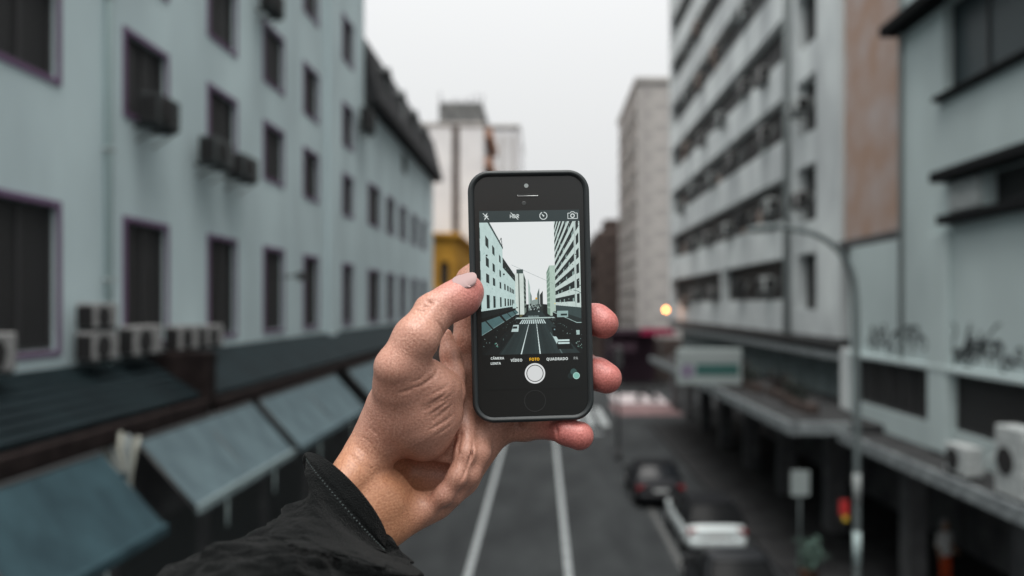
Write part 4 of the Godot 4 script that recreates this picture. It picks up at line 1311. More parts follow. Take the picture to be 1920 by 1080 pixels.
# bones of the hand in millimetres: x, y, z, radius at each end; blend; tint
const HAND := [
	[-68.5, -29.1, 30.0, 9.5, -59.7, -15.7, 27.0, 10.1, 5.0, 2],
	[-59.7, -15.7, 27.0, 10.1, -54.2, -6.7, 20.0, 8.8, 5.0, 2],
	[-54.2, -6.7, 20.0, 8.8, -51.0, -2.1, 17.0, 8.3, 4.0, 2],
	[-51.0, -2.1, 17.0, 8.3, -44.7, 1.3, 13.0, 8.9, 4.0, 2],
	[-44.7, 1.3, 13.0, 8.9, -39.8, 4.0, 9.0, 9.0, 4.0, 3],
	[-39.8, 4.0, 9.0, 9.0, -37.6, 6.9, 7.0, 8.5, 4.0, 3],
	[-56.5, -0.3, 20.0, 4.4, -54.2, 1.0, 20.0, 4.1, 2.5, 2],
	[-68.7, -29.7, 29.0, 9.3, -68.2, -38.5, 22.0, 12.1, 5.0, 1],
	[-68.2, -38.5, 22.0, 12.1, -66.7, -51.9, 10.0, 17.5, 5.0, 1],
	[-66.7, -51.9, 10.0, 17.5, -61.7, -60.4, 5.0, 16.1, 6.0, 1],
	[-61.7, -60.4, 5.0, 16.1, -58.4, -67.6, 2.0, 10.8, 6.0, 1],
	[-62.3, -30.1, 24.0, 8.7, -55.2, -41.0, 13.0, 11.0, 6.0, 1],
	[-55.2, -41.0, 13.0, 11.0, -54.3, -55.4, 4.0, 13.4, 6.0, 1],
	[-55.0, -33.5, 14.0, 5.8, -49.8, -41.7, 6.0, 8.0, 5.0, 1],
	[-49.8, -41.7, 6.0, 8.0, -50.0, -53.8, 0.0, 9.2, 5.0, 1],
	[-49.9, -15.5, -8.0, 3.3, -47.4, -25.4, -6.0, 5.2, 2.5, 4],
	[-47.4, -25.4, -6.0, 5.2, -45.6, -35.1, -4.0, 6.0, 2.5, 4],
	[-45.6, -35.1, -4.0, 6.0, -45.3, -45.3, -2.0, 6.6, 2.5, 4],
	[-60.8, -78.2, -14.0, 12.9, -39.0, -36.7, -22.0, 11.5, 5.0, 4],
	[-55.2, -83.9, -14.0, 12.4, -22.0, -37.1, -26.0, 11.0, 5.0, 4],
	[-48.1, -88.1, -14.0, 11.3, -19.1, -53.0, -26.0, 10.4, 5.0, 4],
	[-41.8, -87.1, -16.0, 9.6, -21.6, -65.2, -30.0, 8.2, 5.0, 4],
	[-39.9, -50.5, -13.0, 2.5, -38.5, -63.2, -8.0, 4.4, 3.5, 4],
	[-38.5, -63.2, -8.0, 4.4, -38.9, -75.5, 0.0, 5.2, 3.5, 4],
	[-38.9, -75.5, 0.0, 5.2, -42.5, -86.3, 4.0, 4.8, 3.5, 4],
	[-42.5, -86.3, 4.0, 4.8, -49.5, -95.8, 4.0, 4.6, 3.5, 4],
	[-49.5, -95.8, 4.0, 4.6, -58.2, -104.1, 3.0, 3.8, 3.5, 4],
	[-58.2, -104.1, 3.0, 3.8, -67.3, -110.8, 5.0, 2.7, 3.5, 4],
	[-36.8, -56.1, -17.0, 3.4, -32.6, -67.4, -13.0, 5.6, 3.5, 4],
	[-32.6, -67.4, -13.0, 5.6, -33.3, -76.5, -8.0, 6.4, 3.5, 4],
	[-33.3, -76.5, -8.0, 6.4, -38.4, -86.7, -4.0, 6.3, 3.5, 4],
	[-38.4, -86.7, -4.0, 6.3, -46.9, -96.9, -4.0, 6.0, 3.5, 4],
	[-46.9, -96.9, -4.0, 6.0, -57.9, -106.5, -4.0, 4.9, 3.5, 4],
	[-31.1, -65.7, -24.0, 6.3, -32.5, -76.3, -19.0, 6.8, 4.0, 4],
	[-32.5, -76.3, -19.0, 6.8, -41.4, -91.8, -12.0, 7.3, 4.0, 4],
	[-41.4, -91.8, -12.0, 7.3, -54.3, -103.4, -8.0, 7.5, 4.0, 4],
	[-37.1, -42.3, -20.0, 10.3, -38.7, -19.4, -19.0, 8.5, 3.0, 4],
	[-38.7, -19.4, -19.0, 8.5, -39.0, 3.4, -19.0, 8.0, 3.0, 4],
	[-39.0, 3.4, -19.0, 8.0, -37.7, 12.6, -20.0, 8.0, 3.0, 4],
	[-37.7, 12.6, -20.0, 8.0, -19.0, 30.0, -24.0, 7.5, 3.0, 4],
	[-19.0, 30.0, -24.0, 7.5, -1.7, 37.9, -22.0, 6.6, 3.0, 4],
	[-20.6, -34.2, -26.0, 9.8, 7.1, -17.0, -32.0, 8.5, 3.0, 4],
	[7.1, -17.0, -32.0, 8.5, 22.0, -5.8, -26.0, 7.5, 3.0, 4],
	[22.0, -5.8, -26.0, 7.5, 28.7, -7.6, -14.0, 7.9, 3.0, 3],
	[28.7, -7.6, -14.0, 7.9, 32.4, -9.8, -11.0, 7.8, 3.0, 3],
	[-17.7, -51.6, -26.0, 9.3, 8.5, -40.5, -32.0, 8.5, 3.0, 4],
	[8.5, -40.5, -32.0, 8.5, 22.9, -33.6, -26.0, 7.5, 3.0, 4],
	[22.9, -33.6, -26.0, 7.5, 29.3, -36.3, -14.0, 8.2, 3.0, 3],
	[29.3, -36.3, -14.0, 8.2, 33.8, -38.3, -11.0, 8.1, 3.0, 3],
	[-23.6, -68.3, -29.0, 7.3, -9.0, -67.5, -26.0, 5.8, 4.0, 4],
	[-9.0, -67.5, -26.0, 5.8, 5.1, -66.0, -17.0, 5.4, 4.0, 4],
	[5.1, -66.0, -17.0, 5.4, 12.8, -66.1, -9.0, 6.9, 2.0, 3],
	[12.8, -66.1, -9.0, 6.9, 19.4, -67.8, -7.0, 7.5, 2.0, 3],
	[-81.9, -71.3, -10.0, 10.6, -64.3, -84.3, -22.0, 11.5, 4.0, 0],
	[-74.0, -52.7, 8.0, 12.8, -79.7, -64.2, 6.0, 11.8, 8.0, 1],
	[-79.7, -64.2, 6.0, 11.8, -85.5, -74.3, 9.0, 11.2, 8.0, 1],
	[-83.8, -68.4, 2.0, 11.4, -87.3, -76.1, 8.0, 11.2, 4.0, 0],
	[-87.3, -76.1, 8.0, 11.2, -91.0, -82.6, 15.0, 11.0, 4.0, 0],
	[-91.0, -82.6, 15.0, 11.0, -98.7, -91.6, 28.0, 9.6, 4.0, 0],
	[-68.2, -92.4, -34.0, 13.6, -76.7, -90.5, -6.0, 11.6, 4.0, 0],
	[-76.7, -90.5, -6.0, 11.6, -84.0, -94.8, 12.0, 13.2, 4.0, 0],
	[-84.0, -94.8, 12.0, 13.2, -92.9, -103.5, 26.0, 10.7, 4.0, 0],
	[-71.0, -97.9, -8.0, 11.1, -80.1, -100.6, 8.0, 12.8, 6.0, 0],
	[-80.1, -100.6, 8.0, 12.8, -88.3, -107.8, 22.0, 10.8, 6.0, 0],
	[-55.9, -100.9, -9.0, 7.8, -66.6, -104.9, -2.0, 9.3, 6.0, 0],
	[-66.6, -104.9, -2.0, 9.3, -78.3, -109.9, 8.0, 10.6, 6.0, 0],
	[-78.3, -109.9, 8.0, 10.6, -86.7, -115.6, 20.0, 9.8, 6.0, 0],
]
# the hollow above the wrist, cut out the same way
const HOLLOW := [
	[-74.1, -79.5, 2.0, 2.7, -63.8, -85.9, -5.0, 8.3],
	[-63.8, -85.9, -5.0, 8.3, -50.9, -87.9, -7.0, 6.6],
]
# creases: radius in millimetres, then points across the palm side
const CREASES := [
	[0.80, -62.5, -41.3, -69.0, -44.0, -73.6, -45.1],
	[0.70, -46.2, -46.2, -51.6, -49.5, -57.1, -52.7, -61.4, -54.3],
	[0.60, -45.1, -50.5, -50.0, -54.3, -55.4, -57.6],
	[0.70, -44.6, -55.4, -48.4, -58.7, -53.8, -62.0, -57.1, -63.6],
	[0.60, -45.6, -60.9, -50.0, -64.1, -54.3, -66.8],
	[0.60, -47.3, -66.3, -51.6, -69.6],
	[0.60, -58.7, -34.8, -62.0, -38.0, -66.8, -39.7],
	[0.60, -47.3, -40.8, -52.7, -44.0, -57.6, -46.2],
	[0.60, -65.5, -6.5, -62.5, -7.6, -59.8, -7.6],
	[0.60, -66.8, -8.7, -63.6, -10.1],
	[0.60, -51.6, -0.0, -49.5, -2.2, -48.4, -4.9],
	[0.60, -51.1, -18.5, -53.3, -21.7],
	[0.70, -54.3, -7.6, -51.1, -10.9, -50.0, -14.7],
	[0.60, -40.8, -7.6, -40.2, -18.5, -39.1, -32.1],
	[0.50, -41.8, -73.4, -40.8, -80.4],
	[0.60, -35.9, -73.4, -37.5, -80.4, -40.8, -86.4],
	[0.50, -88.6, -62.0, -84.8, -65.2, -82.1, -69.0],
	[0.50, -92.4, -66.3, -88.0, -70.1, -84.8, -74.5],
	[0.50, -95.6, -70.6, -90.8, -75.0, -86.4, -80.4],
	[0.50, -98.9, -75.5, -93.5, -80.4, -88.6, -86.4],
	[0.50, -88.6, -81.0, -84.2, -85.9, -79.9, -89.1],
	[0.90, -52.7, -32.1, -54.3, -36.4, -58.7, -39.7, -63.6, -42.4],
	[1.30, -59.2, 2.4, -57.1, 1.4, -54.6, 1.4],
	[1.30, -61.7, -0.0, -58.7, -0.8, -55.4, 0.3],
	[1.20, -63.3, -2.7, -60.1, -3.3, -57.6, -2.4],
	[1.10, -55.7, 3.5, -53.8, 1.9],
	[1.00, -48.4, -45.1, -54.6, -49.7, -60.1, -52.2],
	[0.90, -47.3, -48.9, -53.8, -54.3, -57.3, -56.2],
	[0.90, -48.4, -53.8, -55.4, -59.2],
	[1.20, 6.8, -60.3, 7.3, -64.1, 7.6, -67.9],
	[1.00, -40.2, -46.2, -39.9, -55.2, -41.6, -66.0, -43.2, -75.5, -45.1, -83.7],
	[0.80, -35.3, -62.0, -34.8, -70.1, -37.0, -81.0, -41.8, -90.5],
]
# rings of the sleeve in millimetres: centre, half-axis across, half-axis to the front
const SLEEVE := [
	[-97.2, -95.9, 14.0, 18.8, -22.6, 0.0, 13.6, 9.0, 21.8],
	[-91.1, -96.7, 28.0, 19.6, -21.1, 0.0, 1.1, 2.2, 21.6],
	[-85.9, -100.3, 42.0, 21.3, -14.4, 0.0, 0.0, 2.2, 22.2],
	[-86.1, -106.5, 62.0, 33.3, -10.2, 0.0, 0.0, 8.9, 24.0],
	[-107.8, -112.5, 88.0, 34.6, -3.5, 0.0, 0.0, 22.2, 19.5],
	[-114.7, -127.6, 115.0, 38.5, 0.0, 0.0, 0.0, 29.2, 21.9],
	[-122.5, -147.9, 135.0, 41.1, 0.0, 0.0, 0.0, 32.9, 24.6],
]


# ---------------------------------------------------------------- the phone

func rounded(w: float, h: float, r: float, z: float, inset: float) -> Array:
	var a := []
	var rr := maxf(r - inset, 0.0005)
	var hx := w / 2 - inset - rr
	var hy := h / 2 - inset - rr
	for q in 4:
		var c := Vector3([hx, -hx, -hx, hx][q], [hy, hy, -hy, -hy][q], z)
		for k in 11:
			var t := (q + k / 10.0) * PI / 2
			a.append(c + Vector3(cos(t), sin(t), 0) * rr)
	return a


const PX := 0.394 / 1450.0      # metres on the phone for one step of its layout grid


func make_phone() -> void:
	var t := thing("smartphone", "black smartphone in a dark case showing its camera view of the street", "phone", at(-20.0 * PX, EYE + 17.0 * PX, 0.394))
	t.rotation = Vector3(0, deg_to_rad(3.0), deg_to_rad(1.3))
	var w := 0.0622
	var h := 0.1287
	var r := 0.0108
	# case: one closed shell with a raised, rounded lip
	var st := tool_()
	var rings := []
	for p in [[0.004, -0.0112], [0.0018, -0.011], [0.0006, -0.0102], [0.0, -0.0088], [0.0, -0.0022], [0.0003, -0.0009], [0.0008, -0.0003], [0.0014, 0.0], [0.0019, -0.0001], [0.0024, -0.0005], [0.0029, -0.0011], [0.0032, -0.0016]]:
		rings.append(rounded(w, h, r, p[1], p[0]))
	loft(st, rings, true, false)
	var case := part("case", finish(st, true), mat.case_rubber, t)
	case.set_meta("label", "dark rubber case with raised lip")
	# glass front
	st = tool_()
	loft(st, [rounded(w, h, r, -0.004, 0.003), rounded(w, h, r, -0.0013, 0.003), rounded(w, h, r, -0.00115, 0.0033)])
	var front := part("glass_front", finish(st), mat.phone_glass, t)
	# camera dot, speaker slot, sensor
	st = tool_()
	loft(st, [circle(Vector3(-0.0012, 0.0564, -0.00115), Vector3(0.0011, 0, 0), Vector3(0, 0.0011, 0), 18), circle(Vector3(-0.0012, 0.0564, -0.00095), Vector3(0.0011, 0, 0), Vector3(0, 0.0011, 0), 18), circle(Vector3(-0.0012, 0.0564, -0.00095), Vector3(0.0007, 0, 0), Vector3(0, 0.0007, 0), 18)])
	part("front_camera", finish(st), mat.sign_grey, front)
	part("earpiece_slot", bevelled_mesh(Vector3(-0.0057, 0.0511, -0.0014), Vector3(0.0045, 0.0525, -0.00105), 0.0003), mat.phone_button, front)
	part("earpiece_rim", tube_mesh([Vector3(-0.0058, 0.0516, -0.001), Vector3(-0.0056, 0.0511, -0.001), Vector3(0.0044, 0.0511, -0.001), Vector3(0.0046, 0.0515, -0.001)], [0.00025], 8), mat.phone_metal, front)
	st = tool_()
	loft(st, [circle(Vector3(-0.0026, 0.0475, -0.00115), Vector3(0.0011, 0, 0), Vector3(0, 0.0011, 0), 16), circle(Vector3(-0.0026, 0.0475, -0.00105), Vector3(0.0009, 0, 0), Vector3(0, 0.0009, 0), 16)])
	part("proximity_sensor", finish(st), mat.phone_detail, front)
	# home button: a shallow dish with a fine rim
	st = tool_()
	var hb := Vector3(0.0008, -0.0536, 0)
	var dish := []
	for p in [[0.0056, -0.00114], [0.0054, -0.0011], [0.0052, -0.00114], [0.0044, -0.0013], [0.002, -0.00145]]:
		dish.append(circle(hb + Vector3(0, 0, p[1]), Vector3(p[0], 0, 0), Vector3(0, p[0], 0), 36))
	loft(st, dish, false, true)
	part("home_button", finish(st, true), mat.phone_button, front)
	# the screen: layout grid of 188 x 336 steps, x from -94, y from +161 down to -175
	st = tool_()
	var c := [Vector2(-94, 161), Vector2(94, 161), Vector2(94, -175), Vector2(-94, -175)]
	var uv := [Vector2(0, 0), Vector2(1, 0), Vector2(1, 1), Vector2(0, 1)]
	for k in [0, 1, 2, 0, 2, 3]:
		st.set_normal(Vector3.BACK)
		st.set_uv(uv[k])
		st.add_vertex(Vector3(c[k].x * PX, c[k].y * PX, -0.00105))
	var display := StandardMaterial3D.new()
	display.resource_name = "screen_display"
	display.albedo_color = lin(0.013, 0.0145, 0.0145)
	display.roughness = 0.24
	display.emission_enabled = true
	display.emission_operator = BaseMaterial3D.EMISSION_OP_MULTIPLY
	display.emission = Color.WHITE
	display.emission_energy_multiplier = 0.37
	display.emission_texture = ImageTexture.create_from_image(screen_picture())
	display.texture_repeat = false
	var screen := part("screen", finish(st), display, t)
	screen.set_meta("label", "lit screen with the camera app showing the street")
	# lettering of the camera app
	for a in [["CÂMERA", -66.0, -115.5, 6.3, 0], ["LENTA", -69.5, -125.0, 6.3, 0], ["VÍDEO", -30.0, -120.0, 7.4, 0], ["FOTO", 3.5, -119.0, 7.6, 1], ["QUADRADO", 46.5, -119.5, 7.4, 0], ["PA", 81.5, -119.0, 7.2, 0]]:
		var tm := TextMesh.new()
		tm.text = a[0]
		var f := SystemFont.new()
		f.font_names = PackedStringArray(["Droid Sans"])
		f.font_weight = 700
		tm.font = f
		tm.font_size = 32
		tm.pixel_size = 0.01
		tm.depth = 0.002
		var glow := StandardMaterial3D.new()
		glow.resource_name = "screen_lettering"
		glow.albedo_color = Color.BLACK
		glow.emission_enabled = true
		glow.emission = Color(0.96, 0.72, 0.12) if a[4] == 1 else Color(0.84, 0.87, 0.86)
		glow.emission_energy_multiplier = 0.42 if a[0] != "PA" else 0.17
		var word := part("screen_lettering", tm, glow, screen, Vector3(a[1] * PX, a[2] * PX, -0.00101))
		word.scale = Vector3.ONE * (PX * a[3] / 0.32)


var canvas: Image
const S := 4.0      # texture pixels per layout step


func poly(pts: Array, c: Color) -> void:
	# fills a polygon given in texture pixels, row by row
	var lo := 1e9
	var hi := -1e9
	for p in pts:
		lo = minf(lo, p.y)
		hi = maxf(hi, p.y)
	for y in range(maxi(0, int(lo)), mini(canvas.get_height() - 1, int(hi)) + 1):
		var xs := []
		for k in pts.size():
			var a: Vector2 = pts[k]
			var b: Vector2 = pts[(k + 1) % pts.size()]
			if (a.y <= y + 0.5) != (b.y <= y + 0.5):
				xs.append(a.x + (y + 0.5 - a.y) / (b.y - a.y) * (b.x - a.x))
		xs.sort()
		for k in range(0, xs.size() - 1, 2):
			var x0 := roundi(xs[k])
			var x1 := roundi(xs[k + 1])
			if x1 > x0:
				canvas.fill_rect(Rect2i(x0, y, x1 - x0, 1).intersection(Rect2i(Vector2i.ZERO, canvas.get_size())), c)


func stroke(a: Vector2, b: Vector2, w: float, c: Color) -> void:
	var d := (b - a).normalized()
	var n := Vector2(-d.y, d.x) * w / 2
	poly([a + n, b + n, b - n, a - n], c)


func disc(c: Vector2, r: float, col: Color) -> void:
	var a := []
	for k in 40:
		a.append(c + Vector2(cos(TAU * k / 40), sin(TAU * k / 40)) * r)
	poly(a, col)


func icon(x: float, y: float) -> Vector2:
	# layout step -> texture pixel
	return Vector2((x + 94.0) * S, (161.0 - y) * S)


func shot(x: float, y: float, d: float) -> Vector2:
	# a point of the street as the phone's own lens frames it: the same street, at 0.17 of the size
	var k := 0.17 * 1450.0 / d
	return icon(5.0 + k * x, -13.5 + k * (y - EYE))


func street_quad(p: Array, c: Color) -> void:
	poly(p.map(func(v): return shot(v.x, v.y, v.z)), c)


func side_rect(x: float, y0: float, y1: float, d0: float, d1: float, c: Color) -> void:
	street_quad([Vector3(x, y0, d0), Vector3(x, y0, d1), Vector3(x, y1, d1), Vector3(x, y1, d0)], c)


func ground_rect(x0: float, x1: float, d0: float, d1: float, c: Color) -> void:
	street_quad([Vector3(x0, 0, d0), Vector3(x1, 0, d0), Vector3(x1, 0, d1), Vector3(x0, 0, d1)], c)


func screen_picture() -> Image:
	canvas = Image.create(752, 1344, false, Image.FORMAT_RGBA8)
	canvas.fill(Color8(232, 236, 236))
	var dark := Color8(24, 34, 34)
	var black := Color8(10, 14, 14)
	var white := Color8(190, 213, 210)
	var pale := Color8(198, 214, 209)
	# ground
	ground_rect(-60, 60, 5, 900, Color8(16, 22, 23))
	ground_rect(-5.2, 6.4, 5, 900, Color8(38, 50, 51))
	for k in 7:
		ground_rect(-4.5 + k * 1.5, -3.8 + k * 1.5, 5, 60, Color8(43, 56, 57) if k % 2 else Color8(35, 46, 47))
	# far buildings
	side_rect(-6.9, 0, 13, 62, 90, Color8(96, 92, 58))
	street_quad([Vector3(-13, 0, 86), Vector3(-6.5, 0, 86), Vector3(-6.5, 27, 86), Vector3(-13, 27, 86)], Color8(208, 220, 214))
	street_quad([Vector3(-11, 27, 86), Vector3(-6.7, 27, 86), Vector3(-6.7, 29.5, 86), Vector3(-11, 29.5, 86)], Color8(60, 78, 76))
	street_quad([Vector3(-9.9, 0, 86), Vector3(-9.3, 0, 86), Vector3(-9.3, 27, 86), Vector3(-9.9, 27, 86)], Color8(80, 92, 86))
	side_rect(-6.5, 0, 27, 86, 108, Color8(104, 120, 112))
	for k in 7:
		side_rect(-6.4, 4 + k * 3.3, 5.6 + k * 3.3, 88, 106, dark)
	side_rect(-5.0, 0, 30, 120, 180, Color8(170, 190, 184))
	side_rect(-4.5, 0, 22, 170, 260, Color8(110, 128, 124))
	side_rect(6.2, 0, 24, 150, 240, Color8(88, 104, 100))
	street_quad([Vector3(-6, 0, 260), Vector3(8, 0, 260), Vector3(8, 16, 260), Vector3(-6, 12, 260)], Color8(140, 156, 152))
	side_rect(6.6, 0, 16, 96, 140, Color8(38, 46, 44))
	side_rect(9, 0, 28, 73, 90, Color8(120, 146, 132))
	for k in 8:
		side_rect(9, 4 + k * 3, 5 + k * 3, 73, 90, Color8(160, 184, 170))
	street_quad([Vector3(9, 0, 73), Vector3(16, 0, 73), Vector3(16, 28, 73), Vector3(9, 28, 73)], Color8(176, 198, 186))
	# left buildings
	side_rect(LEFT, 0, 18.5, 32, 52.6, white)
	side_rect(LEFT, 16, 18.5, 32, 52.6, dark)
	side_rect(LEFT, 0, 20.8, 8, 32, white)
	side_rect(LEFT + 0.1, 20.5, 21.1, 8, 32, Color8(58, 76, 74))
	for i in 3:
		stroke(shot(LEFT, [20.8, 22.8, 20.8][i], [29.0, 31.0, 32.0][i]), shot(LEFT, [22.8, 20.8, 20.8][i], [31.0, 32.0, 29.0][i]), 3.0, dark)
	for c in LEFT_COLS + [6.8]:
		for r in LEFT_ROWS:
			side_rect(LEFT, r[0], r[1], c, c + 1.45, Color8(34, 46, 46))
			side_rect(LEFT, r[0], r[1], c + 1.15, c + 1.45, Color8(110, 136, 132))
	for c in LEFT_COLS_FAR:
		side_rect(LEFT, 6.6, 8.6, c, c + 1.8, dark)
		side_rect(LEFT, 10.8, 12.3, c, c + 1.8, dark)
	for a in [[14.6, 10.3], [17.0, 10.2], [20.2, 14.7], [31.6, 14.3]]:
		disc(shot(LEFT + 0.3, a[1], a[0]), 7.0, dark)
	# left canopies and shops
	side_rect(LEFT + 0.1, 0, 6.2, 8, 52, black)
	street_quad([Vector3(-7.4, 6.2, 8), Vector3(-6.3, 5.5, 8), Vector3(-6.3, 5.5, 52), Vector3(-7.4, 6.2, 52)], Color8(18, 26, 27))
	for a in [[7.2, 10.9], [11.7, 16.3], [16.7, 23.0], [24.4, 29.5], [30.2, 37.0], [38, 44]]:
		street_quad([Vector3(-6.1, 5.1, a[0]), Vector3(-5.25, 4.1, a[0]), Vector3(-5.25, 4.1, a[1]), Vector3(-6.1, 5.1, a[1])], Color8(74, 104, 106))
		stroke(shot(-5.25, 4.1, a[0]), shot(-5.25, 4.1, a[1]), 3.0, Color8(150, 180, 178))
	street_quad([Vector3(-7.2, 5.6, 44), Vector3(-5.9, 5.6, 44), Vector3(-5.9, 7.2, 44), Vector3(-7.2, 7.2, 44)], Color8(190, 214, 210))
	# right buildings
	side_rect(9, 5.5, 60, 9, 54.6, pale)
	for r in 11:
		side_rect(9, 7.4 + r * 2.99, 8.96 + r * 2.99, 28.7, 54, dark)
		side_rect(9, 7.1 + r * 2.99, 8.96 + r * 2.99, 25.7, 27.2, dark)
		for k in 8:
			if (k * 7 + r * 3) % 5 < 2:
				side_rect(9, 7.4 + r * 2.99, 8.2 + r * 2.99, 29 + k * 3.0, 30.2 + k * 3.0, Color8(140, 164, 158))
	side_rect(9, 9.0, 60, 17.0, 23.2, Color8(196, 216, 190))
	stroke(shot(9, 6, 28), shot(9, 50, 28), 3.0, Color8(120, 140, 136))
	side_rect(9, 0, 6.2, 9, 54.6, Color8(54, 70, 70))
	side_rect(9, 0, 4.1, 9, 54.6, black)
	street_quad([Vector3(6.5, 4.1, 20), Vector3(9, 4.1, 20), Vector3(9, 4.1, 46), Vector3(6.5, 4.1, 46)], Color8(30, 40, 40))
	stroke(shot(6.5, 4.1, 20), shot(6.5, 4.1, 46), 5.0, Color8(164, 190, 186))
	stroke(shot(6.5, 4.1, 20), shot(9, 4.1, 20), 5.0, Color8(164, 190, 186))
	side_rect(6.5, 0, 3.9, 12, 46, black)
	street_quad([Vector3(5.0, 4.0, 28.6), Vector3(7.4, 4.0, 28.6), Vector3(7.4, 5.4, 28.6), Vector3(5.0, 5.4, 28.6)], Color8(150, 178, 174))
	street_quad([Vector3(5.8, 4.35, 28.6), Vector3(7.2, 4.35, 28.6), Vector3(7.2, 4.75, 28.6), Vector3(5.8, 4.75, 28.6)], Color8(24, 44, 42))
	# lamp
	var last := shot(6.3, 0.1, 16)
	for k in 12:
		var a := k / 11.0 * PI * 0.47
		var p := shot(6.25 - 1.5 * (1.0 - cos(a)), 7.2 + 1.5 * sin(a), 16)
		stroke(last, p, 4.0, Color8(72, 92, 92))
		last = p
	# markings, zebra
	ground_rect(-9, 10, 62, 67, Color8(180, 200, 196))
	for k in 12:
		ground_rect(-5.4 + k * 0.82, -5.4 + k * 0.82 + 0.48, 46, 58, Color8(206, 224, 222))
		ground_rect(-3.4 + k * 0.5, -3.4 + k * 0.5 + 0.28, 68, 76, Color8(170, 190, 188))
	for x in [-1.97, 0.72]:
		ground_rect(x - 0.09, x + 0.09, 5, 45, Color8(214, 230, 228))
	ground_rect(3.75, 3.95, 5, 32, Color8(90, 108, 108))
	stroke(shot(-5.0, 0, 7), shot(-5.2, 0, 45), 4.0, black)
	# vehicles far off and cars
	for k in 9:
		disc(shot(-4.2 + k * 1.1, 1.0, 90 + (k * 37) % 50), 5.0, [dark, Color8(190, 206, 204), black][k % 3])
	disc(shot(2.2, 11.5, 120), 7.0, Color8(226, 170, 40))
	disc(shot(8.0, 6.9, 50), 4.0, Color8(240, 214, 120))
	street_quad([Vector3(3.5, 0.1, 20.0), Vector3(5.9, 0.1, 20.0), Vector3(5.9, 1.5, 27), Vector3(3.9, 1.5, 27)], black)
	street_quad([Vector3(3.9, 0.3, 21.9), Vector3(5.8, 0.3, 21.9), Vector3(5.8, 0.6, 21.9), Vector3(3.9, 0.6, 21.9)], Color8(200, 222, 220))
	street_quad([Vector3(3.9, 0.72, 21.9), Vector3(5.8, 0.72, 21.9), Vector3(5.8, 1.02, 21.9), Vector3(3.9, 1.02, 21.9)], Color8(204, 226, 224))
	street_quad([Vector3(3.7, 0.3, 21.9), Vector3(3.95, 1.0, 21.9), Vector3(3.95, 1.0, 26.6), Vector3(3.7, 0.4, 26.6)], Color8(190, 212, 210))
	street_quad([Vector3(3.95, 0.1, 27.6), Vector3(5.6, 0.1, 27.6), Vector3(5.4, 1.4, 31), Vector3(4.1, 1.4, 31)], black)
	disc(shot(4.5, 1.2, 29.5), 6.0, Color8(130, 160, 166))
	street_quad([Vector3(-5.9, 0.1, 33), Vector3(-4.1, 0.1, 33), Vector3(-4.2, 1.5, 35.4), Vector3(-5.7, 1.5, 35.4)], Color8(186, 206, 204))
	street_quad([Vector3(-5.6, 0.9, 33.2), Vector3(-4.4, 0.9, 33.2), Vector3(-4.5, 1.3, 33.8), Vector3(-5.5, 1.3, 33.8)], dark)
	for k in 16:
		disc(shot(6.6 + 0.4 * sin(k * 2.4), 0.9 + 0.5 * cos(k * 3.7), 19.4), 2.5, Color8(120, 180, 160) if k % 3 else Color8(210, 228, 220))
	for k in 12:
		disc(shot(-6.0 + 0.22 * sin(k * 2.4), 0.8 + 0.3 * cos(k * 3.7), 20.5), 2.5, Color8(110, 190, 170) if k % 3 else Color8(210, 228, 220))
	street_quad([Vector3(6.3, 2.3, 19.8), Vector3(6.8, 2.3, 19.8), Vector3(6.8, 3.0, 19.8), Vector3(6.3, 3.0, 19.8)], Color8(170, 196, 192))
	# clutter that such a view holds: units and stains on the walls, people, wires, parked scooters
	for k in 150:
		var z := rng.randf_range(9.0, 52.0)
		var p := shot(LEFT + 0.2, rng.randf_range(6.4, 19.0), z)
		stroke(p, p + Vector2(rng.randf_range(-2, 2), rng.randf_range(4, 30) * 12.0 / z), 60.0 / z, Color8(150, 182, 178))
	for k in 170:
		var z := rng.randf_range(25.0, 54.0)
		var p := shot(8.9, BAND0 + STOREY * (rng.randi() % 11) + rng.randf_range(-0.5, 1.2), z)
		poly([p, p + Vector2(150, 0) / z, p + Vector2(150, 130) / z, p + Vector2(0, 130) / z], [dark, Color8(120, 142, 138), Color8(176, 198, 192), black][rng.randi() % 4])
	for k in 120:
		var z := rng.randf_range(14.0, 60.0)
		var side := -1.0 if k % 2 else 1.0
		var p := shot(rng.randf_range(5.4, 8.5) * side, rng.randf_range(0.1, 1.6), z)
		disc(p, 45.0 / z + 1.0, [black, dark, Color8(70, 92, 92), Color8(130, 156, 152)][mini(rng.randi() % 7, 3) if k % 3 else 0])
	for k in 60:
		var p := shot(rng.randf_range(-6.0, 6.5), rng.randf_range(0.2, 6.0), rng.randf_range(80.0, 200.0))
		disc(p, rng.randf_range(1.5, 5.0), [black, dark, Color8(80, 100, 96), Color8(190, 206, 200)][rng.randi() % 4])
	stroke(shot(-6.6, 19.0, 40), shot(9.0, 16.0, 60), 1.2, Color8(120, 134, 134))
	# grain of a small camera, and grime on the walls
	var grime := FastNoiseLite.new()
	grime.seed = 3
	grime.frequency = 0.03
	for y in range(int(21.0 * S), int(270.0 * S), 2):
		for x in range(0, 752, 2):
			var c := canvas.get_pixel(x, y)
			if c.r > 0.88 and c.g > 0.89:
				continue
			var k := 1.0 + 0.04 * grime.get_noise_2d(x, y * 0.4) + rng.randf_range(-0.05, 0.05)
			canvas.fill_rect(Rect2i(x, y, 2, 2), Color(c.r * k, c.g * k, c.b * k))
	# frame of the app: top bar and the black foot
	canvas.fill_rect(Rect2i(0, 0, 752, int(21.5 * S)), Color8(38, 52, 54))
	canvas.fill_rect(Rect2i(0, int(270.0 * S), 752, 1344), Color8(6, 7, 7))
	var ink := Color8(222, 230, 228)
	# flash off
	stroke(icon(-87, 157), icon(-76, 145), 5.5, ink)
